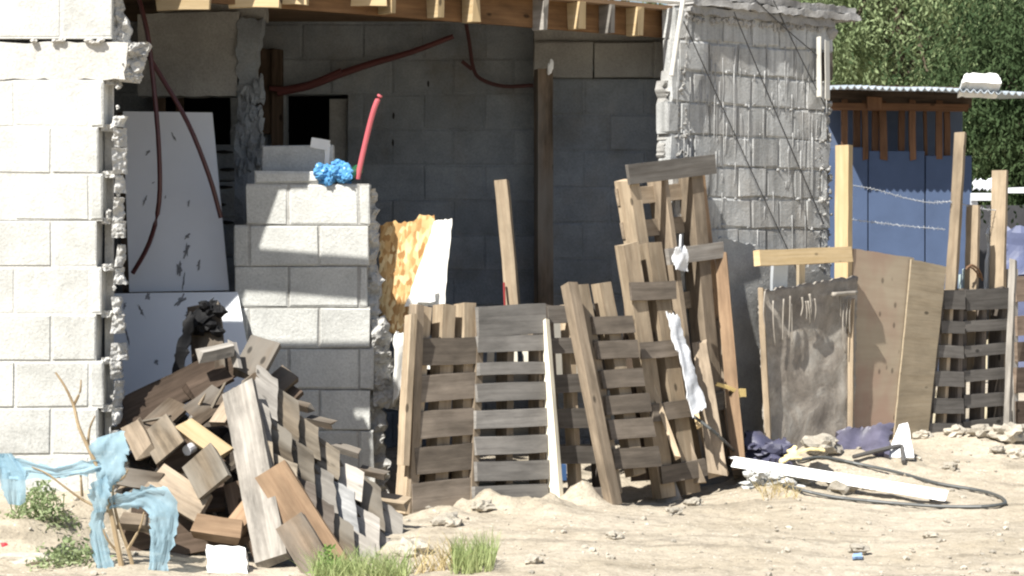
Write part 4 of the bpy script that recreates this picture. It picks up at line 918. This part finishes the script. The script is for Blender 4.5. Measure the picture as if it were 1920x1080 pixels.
# pallet stack: layered short slats stepping down to the right
def stack(label, p0, p1, n, mats_, sl_h, wpx, gy, grp):
    o = thing('pallet', label, 'pallet', P(p1[0], p1[1] + 60, p1[2]), grp)
    a, b_ = P(*p0), P(*p1); d = (b_ - a).normalized(); mbs = {}; st_ = (b_ - a).length / n
    e0 = Vector((-.06, .45, .89)).normalized(); nn = d.cross(e0).normalized(); nn = -nn if nn.y > 0 else nn
    for i in range(n):
        mt = random.choice(mats_); mbs.setdefault(mt.name, (MB(), mt))
        e = (e0 + Vector((U(-.07, .07), U(-.1, .1), 0))).normalized(); L = sl_h * U(.8, 1.25); w_ = st_ * U(.78, .92)
        c = a + d * (st_ * i) - e * (L * .5) + nn * U(-.005, .01); li = nn * U(.02, .055)
        mbs[mt.name][0].sheet(c - li * .3, c + d * w_ + li, c + d * w_ + e * L + li * U(.5, 1.2), c + e * L - li * .3, .02, 4, 5, .003, 6, .005)
    for k, (q, mt) in mbs.items(): q.build('front_slats', mt, o)
    for off in (.05, -.05):
        mb = MB(); mb.plank(a - nn * .05 + UP * off, b_ - nn * .05 + UP * off, .075, .04, Vector((-.4, -.9, .3))); mb.build('stringer', BROWN, o)
SG = 'pallets stacked on the slope of the pile'
GP = [PALEGREY, MIX1, wood('bluegrey_slat', (.22, .22, .22), (.36, .36, .355), .5, .9), wood('buff_slat', (.24, .20, .15), (.38, .325, .255), .5, .9)]
stack('uppermost slanting pallet of the stack, row of silvered slat ends against the shaded block stub', (478, 722, 10.05), (752, 1010, 10.25), 7, GP, .17, 46, 0, SG)
stack('middle slanting pallet of the stack, slat ends stepping down in bright sun', (468, 775, 9.9), (742, 1060, 10.05), 7, GP, .18, 46, 0, SG)
stack('lowest slanting pallet of the stack, longer grey slats just above the orange plank', (476, 850, 9.75), (738, 1110, 9.85), 7, GP + [GREYWOOD], .2, 44, 0, SG)
for i, (q, y) in enumerate(((600, 775), (650, 828), (700, 870), (560, 745))):
    brd(q - 22, y + 10, 10.3, q + 22, y - 8 + 30, 10.25, 16, BROWN, (0, -.5, 1), ['brown slat end poking out behind the upper stack, second from the top', 'brown slat end poking out behind the middle of the stack', 'brown slat end poking out lowest behind the stack', 'brown slat end poking out highest behind the stack'][i], .03)
# black rag, white block, glinting can
BLK = plain('black_plastic', (.012, .012, .013), .6, .12, .3)
t = MB(); t.sheet(P(322, 700, 10.3), P(345, 700, 10.3), P(366, 590, 10.36), P(350, 590, 10.36), .015, 5, 14, .04, 8, .01)
t.sheet(P(345, 625, 10.36), P(415, 585, 10.4), P(398, 558, 10.42), P(352, 590, 10.38), .02, 8, 6, .05, 7, .015)
for k in range(8): t.lump(P(U(360, 415), U(568, 625), 10.4), (.03, .03, .025), 2, .7)
tag(t.build('black_rag', BLK), 'black plastic rag draped over the upright brown board at the top of the pile', 'rag')
t = MB(); t.sheet(P(390, 1085, 9.32), P(466, 1085, 9.32), P(462, 1036, 9.38), P(392, 1032, 9.38), .12, 6, 5, .012, 6, .006)
tag(t.build('white_block', plain('white_foam', (.82, .82, .80), .7)), 'chunky white foam block on the ground below the orange lumber end', 'block')
t = MB(); t.tube([P(350, 845, 9.78), P(362, 838, 9.82)], .022, 12)
tag(t.build('can', plain('shiny_tin', (.55, .55, .58), .25, .8)), 'small shiny tin glinting in the hollow of the pile', 'can')
t = MB()
for k in range(6): t.lump(P(U(-6, 18), U(1022, 1046), 9.4), (.02, .015, .015), 2, .7)
tag(t.build('red_scrap', plain('red_scrap', (.55, .05, .06))), 'small red scrap on the ground by the left picture edge', 'scrap')
t = MB(); t.lump(P(45, 1050, 9.35), (.13, .05, .035), 3, .3); tag(t.build('rock', ROCKM), 'flat pale rock in the weeds at the foot of the near white wall', 'rock')

# ================================================================== dead branch with torn blue plastic
YT = 9.2
t = thing('dead_shrub', 'bare dead shrub twig holding torn blue plastic, before the near white wall', 'shrub', P(232, 1100, YT))
mb = MB(); TW = wood('dry_twig', (.26, .19, .11), (.40, .31, .2), .3)
mb.tube([P(235, 1100, YT), P(222, 1030, YT), P(208, 960, YT), P(188, 890, YT), P(165, 838, YT - .01), P(148, 800, YT - .02), P(138, 760, YT), P(122, 725, YT), P(104, 698, YT)], .012, 7, r2=.004)
mb.tube([P(260, 1100, YT + .05), P(240, 1030, YT + .03), P(222, 980, YT + .02), P(212, 930, YT), P(214, 900, YT)], .009, 6, r2=.004); mb.build('stem', TW, t)
for pts in ([(205, 960), (160, 940), (120, 912), (88, 888), (60, 876)], [(154, 930), (152, 900), (151, 880)], [(165, 838), (168, 805), (178, 780)], [(138, 760), (150, 735), (152, 712)], [(214, 905), (232, 895), (240, 880)], [(225, 1040), (200, 1010), (192, 985)], [(240, 1030), (262, 990), (270, 960)]):
    mb = MB(); mb.tube([P(q, y, YT + U(-.02, .02)) for q, y in pts], .0065, 6, r2=.003); mb.build('twig', TW, t)
BP = plain('torn_blue_film', (.36, .53, .63), .65, .15, .25, 5, .4, bumpy=.5, alpha=.84)
def ribbon(mb, rows, n=12, amp=.018):
    # rows: (leftpx, lefty, rightpx, righty, dy) cross-sections along the strip
    o = len(mb.v); sd = U(0, 40)
    k = 5; RR = []
    for i in range(len(rows) - 1):
        for j in range(k):
            f = j / k; RR.append([a * (1 - f) + b_ * f for a, b_ in zip(rows[i], rows[i + 1])])
    RR.append(list(rows[-1]))
    for i, r_ in enumerate(RR):
        for j in range(n + 1):
            f = j / n; q = r_[0] * (1 - f) + r_[2] * f; y = r_[1] * (1 - f) + r_[3] * f
            e = amp * (1 - 2 * abs(noise.noise(Vector((f * 4 + i * .05 + sd, i * .09, 0))))) + amp * .6 * abs(noise.noise(Vector((f * 10 - i * .05 + sd, i * .12, 4)))); edge = (U(-4, 4) + 4 * noise.noise(Vector((i * .45 + sd, j, 2)))) if j in (0, n) else 0
            mb.v.append(P(q + edge, y + edge, YT - .02 + r_[4] + e))
    for i in range(len(RR) - 1):
        for j in range(n):
            A = o + i * (n + 1) + j; mb.face([A, A + 1, A + n + 2, A + n + 1])
mb = MB()
ribbon(mb, [(-6, 850, 22, 850, 0), (-2, 905, 52, 885, 0), (14, 945, 40, 948, 0)]);
ribbon(mb, [(-8, 850, 5, 900, 0), (45, 862, 60, 895, .01), (100, 876, 108, 898, 0), (150, 866, 160, 890, -.01), (185, 862, 190, 880, 0)])
ribbon(mb, [(178, 822, 232, 806, .02), (168, 838, 238, 828, .01), (170, 858, 239, 856, .0), (178, 885, 233, 890, -.01), (184, 912, 214, 912, 0), (186, 935, 204, 930, 0)])
ribbon(mb, [(172, 905, 200, 892, -.03), (166, 930, 206, 925, -.03), (178, 962, 202, 958, -.03)], 8, .03)
ribbon(mb, [(205, 930, 205, 956, 0), (245, 921, 243, 952, .02), (282, 908, 266, 952, .02), (316, 916, 276, 960, .02), (335, 946, 281, 975, .0), (331, 990, 283, 1000, 0), (320, 1035, 279, 1040, 0), (311, 1095, 272, 1095, 0)])
ribbon(mb, [(174, 955, 200, 955, 0), (168, 985, 194, 985, .0), (172, 1020, 204, 1025, .01), (178, 1058, 214, 1062, 0), (184, 1095, 222, 1095, 0)])
tag(mb.build('torn_plastic', BP, smooth=True), 'torn translucent blue plastic knotted on the dead shrub, in strips', 'plastic')

# ================================================================== weeds
def clump(name, label, px0, px1, py, Y, h, n, mat, lean=.5, wd=.004):
    o = P((px0 + px1) / 2, py, Y); mb = MB()
    for k in range(n):
        x = (U(px0, px1) - 960) / F * Y; y = Y + U(-.15, .15); p = Vector((x, y, gz(x, y) - .01)); hh = h * U(.45, 1.1)
        d = Vector((U(-lean, lean), U(-lean, lean), 1)).normalized(); be = Vector((U(-lean, lean), U(-lean, lean), -.2)); s_ = Vector((U(-1, 1), U(-1, 1), 0)).normalized() * wd; oo = len(mb.v)
        for i in range(4):
            f = i / 3; q = p + d * hh * f + be * hh * f * f * .6; mb.v += [q - s_ * (1 - f * .9), q + s_ * (1 - f * .9)]
        for i in range(3): mb.face([oo + 2 * i, oo + 2 * i + 1, oo + 2 * i + 3, oo + 2 * i + 2])
    return tag(mb.build(name, mat, base=o), label, 'weed')
GR = leafmat('grass_blades', (.24, .33, .12), (.46, .50, .25), .35); DRY = leafmat('dry_blades', (.42, .34, .17), (.56, .46, .27), .3); SAGE = leafmat('sage_leaves', (.20, .27, .12), (.36, .40, .24), .3)
clump('grass_tuft', 'fine yellow green grass tuft at the foot of the pallet stack', 590, 765, 1080, 9.15, .15, 700, GR, .7, .003)
clump('grass_tuft', 'dense fresh green grass tuft at the bottom, right of the stack', 850, 925, 1075, 9.25, .17, 420, GR, .35, .003)
clump('dry_weed', 'dry straw-coloured weed beside the fresh green tuft', 775, 880, 1060, 9.35, .2, 110, DRY, .7, .0035)
clump('dry_weed', 'dry reddish weed tuft beside the rubble by the white gutter', 1425, 1490, 945, 11.75, .1, 130, DRY, .8, .003)
def leafy(label, px0, px1, py, Y, h, n, mat):
    o = P((px0 + px1) / 2, py, Y); mb = MB()
    for k in range(n):
        x = random.gauss((px0 + px1) / 2, (px1 - px0) / 4.2); xx = (x - 960) / F * Y; y = Y + random.gauss(0, .05); hh = h * R() * max(.2, 1 - abs(x - (px0 + px1) / 2) / (px1 - px0) * 1.6)
        a = Vector((xx, y, gz(xx, y) + hh)); d = Vector((U(-1, 1), U(-1, 1), U(-.4, .9))).normalized() * U(.015, .035); s_ = d.cross(Vector((U(-1, 1), U(-1, 1), U(-1, 1)))).normalized() * U(.004, .008); oo = len(mb.v)
        mb.v += [a, a + d * .5 + s_, a + d, a + d * .5 - s_]; mb.face([oo, oo + 1, oo + 2, oo + 3])
    for k in range(14):
        x = U(px0, px1); xx = (x - 960) / F * Y; y = Y + U(-.05, .05); p = Vector((xx, y, gz(xx, y) - .01)); mb.tube([p, p + Vector((U(-.04, .04), U(-.03, .03), h * U(.4, .9)))], .0025, 4, smooth=1)
    tag(mb.build('weed', mat, base=o), label, 'weed')
leafy('leafy grey green weed at the foot of the near white wall', 20, 140, 1000, 9.62, .17, 650, SAGE)
leafy('low sprawling weed with dry leaves left of the dead shrub', 70, 190, 1070, 9.3, .10, 420, SAGE)
leafy('small green weed sprouting at the orange plank', 590, 640, 1050, 9.22, .12, 140, leafmat('weed_green', (.12, .22, .05), (.22, .34, .1)))

# ================================================================== rubbish on the right
NAVY = plain('navy_tarp', (.07, .07, .115), .5, .4, .4, 6)
def heap(mb, px0, px1, py0, py1, Y, n, r0, r1):
    for k in range(n): mb.lump(P(U(px0, px1), U(py0, py1), Y + U(-.06, .06)), (U(r0, r1) * 1.5, U(r0, r1), U(r0, r1) * .7), 2, .8, 2)
mb = MB(); mb.sheet(P(1398, 868, 12.35), P(1490, 866, 12.35), P(1470, 822, 12.6), P(1402, 824, 12.6), .03, 22, 12, .09, 6, .02); heap(mb, 1405, 1480, 835, 862, 12.45, 8, .02, .05)
tag(mb.build('tarp', NAVY), 'crumpled navy tarp at the foot of the streaked wall by the white gutter', 'tarp')
mb = MB(); mb.sheet(P(1560, 860, 12.75), P(1662, 862, 12.75), P(1676, 797, 12.92), P(1572, 806, 12.92), .04, 24, 12, .07, 7, .012)
tag(mb.build('tarp', plain('violet_tarp', (.10, .095, .14), .45, .4, .5, 8)), 'violet grey crumpled tarp standing in a fold before the plywood sheet', 'tarp')
mb = MB(); mb.sheet(P(1662, 858, 12.75), P(1715, 860, 12.7), P(1703, 793, 12.85), P(1686, 797, 12.9), .015, 4, 4, .006, 3, .004)
tag(mb.build('white_board', plain('white_scrap', (.74, .75, .76), .5)), 'small white trapezoid board propped next to the violet tarp', 'board')
t = thing('gutter', 'long white metal gutter lying across the rubble at right', 'gutter', G(1600, 925))
WHT = plain('white_enamel', (.85, .85, .84), .4, .4, .04)
a, b_ = P(1374, 866, 12.05), P(1774, 930, 11.55)
mb = MB(); mb.plank(a, b_, .055, .006, Vector((.1, -1, .35)), jit=.001); mb.build('gutter_front', WHT, t)
mb = MB(); mb.plank(a + Vector((0, .04, .02)), b_ + Vector((0, .04, .02)), .07, .005, UP, jit=.001); mb.build('gutter_floor', WHT, t)
HB = plain('black_hose', (.07, .075, .075), .4, .4)
mb = MB()
pts = [P(1300, 780, 12.0), P(1345, 815, 11.95)] + [G(q, y, .014) for q, y in ((1400, 875), (1445, 905), (1490, 922), (1560, 938), (1650, 948), (1750, 955), (1840, 957), (1880, 953), (1884, 945), (1870, 935), (1832, 925), (1760, 912), (1680, 892), (1600, 875), (1540, 866), (1495, 870))]
mb.tube(pts, .0085, 8); tag(mb.build('hose', HB), 'long black hose looped on the sand around the white gutter', 'hose')
mb = MB(); mb.tube([G(1600, 872, .03), G(1650, 862, .04), G(1688, 855, .05), G(1692, 862, .04), G(1694, 874, .02)], .012, 7)
tag(mb.build('bent_rod', plain('dark_iron', (.09, .085, .08), .6)), 'bent dark iron rod lying above the white gutter', 'rod')
mb = MB(); heap(mb, 1400, 1500, 885, 930, 11.95, 26, .012, .04); tag(mb.build('plastic_scrap', plain('clear_scrap', (.55, .56, .55), .3, .5, .4, 12)), 'heap of crumpled whitish plastic and mortar scraps below the gutter', 'scrap heap')
mb = MB(); mb.sheet(P(1462, 868, 12.15), P(1500, 868, 12.15), P(1490, 838, 12.3), P(1480, 846, 12.3), .008, 6, 6, .03, 9, .02); mb.sheet(P(1495, 850, 12.4), P(1545, 846, 12.4), P(1540, 838, 12.5), P(1505, 842, 12.5), .008, 6, 3, .02, 9, .01)
tag(mb.build('paper', plain('yellow_paper', (.75, .62, .32), .7)), 'yellow paper scraps on the rubble behind the gutter', 'paper')
CHK = ROCKM
for q, y, r_, lab in ((1578, 925, .08, 'jagged pale rubble chunk propping up the middle of the gutter'), (1625, 918, .06, 'brown shadowed rubble chunk under the right half of the gutter'), (1500, 905, .07, 'round pale rubble lump under the left half of the gutter'),
                      (1540, 850, .10, 'dusty rubble lump between the navy and violet tarps'), (1470, 838, .06, 'pale mortar lump behind the navy tarp'), (1838, 818, .07, 'hollow pale mortar lump before the wide dark pallet'),
                      (1890, 826, .10, 'long pale broken slab below the slim upright lath'), (1790, 818, .06, 'pale mortar lump at the foot of the narrow dark pallet'), (1730, 822, .05, 'small pale rock by the small white trapezoid board'),
                      (1905, 858, .05, 'pale flat rock at the right picture edge'), (1870, 850, .04, 'small pale rock below the long broken slab'), (1265, 965, .035, 'white pebble at the foot of the tipped pallet'),
                      (1150, 1010, .035, 'lone dark-sided rock in the sand below the corner pallets'), (1610, 1038, .04, 'half-buried rock at the bottom right of the sand'), (1000, 1055, .035, 'rock low on the sand right of the green tuft'),
                      (1745, 1008, .03, 'small rock on the sand below the hose loop'), (840, 985, .06, 'pale clod at the foot of the fence post'), (905, 955, .05, 'white clod in front of the first pallet'), (775, 1040, .07, 'pinkish clod beside the end of the pallet stack'), (1780, 880, .04, 'rock near the right end of the gutter'), (1300, 948, .04, 'pale clod under the tallest pallet')):
    p = G(q, y); mb = MB(); mb.lump(p + UP * (r_ * .3), (r_, r_ * .9, r_ * .6), 3, .55, 1.6); tag(mb.build('rock', CHK), lab, 'rock', 'rocks and clods on the sand')
mb = MB(); mb.sheet(G(1598, 1052, .012), G(1618, 1052, .012), G(1616, 1046, .014), G(1600, 1046, .014), .01, 4, 3, .01, 9, .004)
tag(mb.build('blue_scrap', plain('blue_scrap', (.30, .45, .72))), 'tiny blue plastic scrap on the bare sand at bottom right', 'scrap')

# ================================================================== light, sky, camera
S = Vector((.5, .68, -1)).normalized()
sun = bpy.data.lights.new('sun', 'SUN'); sun.energy = 4.6; sun.angle = math.radians(.53); sun.color = (1, .97, .90)
so = bpy.data.objects.new('sun', sun); COL.objects.link(so); so.rotation_euler = S.to_track_quat('-Z', 'Y').to_euler(); so.location = (-6, -4, 12)
wd = bpy.data.worlds.new('World'); sc.world = wd; wd.use_nodes = True; nt = wd.node_tree; bg = nt.nodes['Background']
sky = nt.nodes.new('ShaderNodeTexSky'); sky.sky_type = 'NISHITA'; sky.sun_disc = False
sky.sun_elevation = math.asin(-S.z); sky.sun_rotation = math.atan2(-S.x, -S.y); sky.air_density = 1.0; sky.dust_density = 1.5
nt.links.new(sky.outputs[0], bg.inputs['Color']); bg.inputs['Strength'].default_value = .06
cam = bpy.data.cameras.new('camera'); co = bpy.data.objects.new('camera', cam); COL.objects.link(co)
co.location = (0, 0, HC); co.rotation_euler = (math.pi / 2, 0, 0); cam.sensor_width = 36; cam.lens = F / 1920 * 36
cam.shift_y = -(540 - HY) / 1920; cam.clip_end = 2000; cam.clip_start = .1; sc.camera = co
vs = sc.view_settings; sc.display_settings.display_device = 'sRGB'; vs.view_transform = 'Standard'; vs.look = 'None'; vs.exposure = 1.08; vs.gamma = 1
sc.render.engine = 'CYCLES'; sc.cycles.max_bounces = 6; sc.cycles.transparent_max_bounces = 8
sc.cycles.filter_width = 2.2
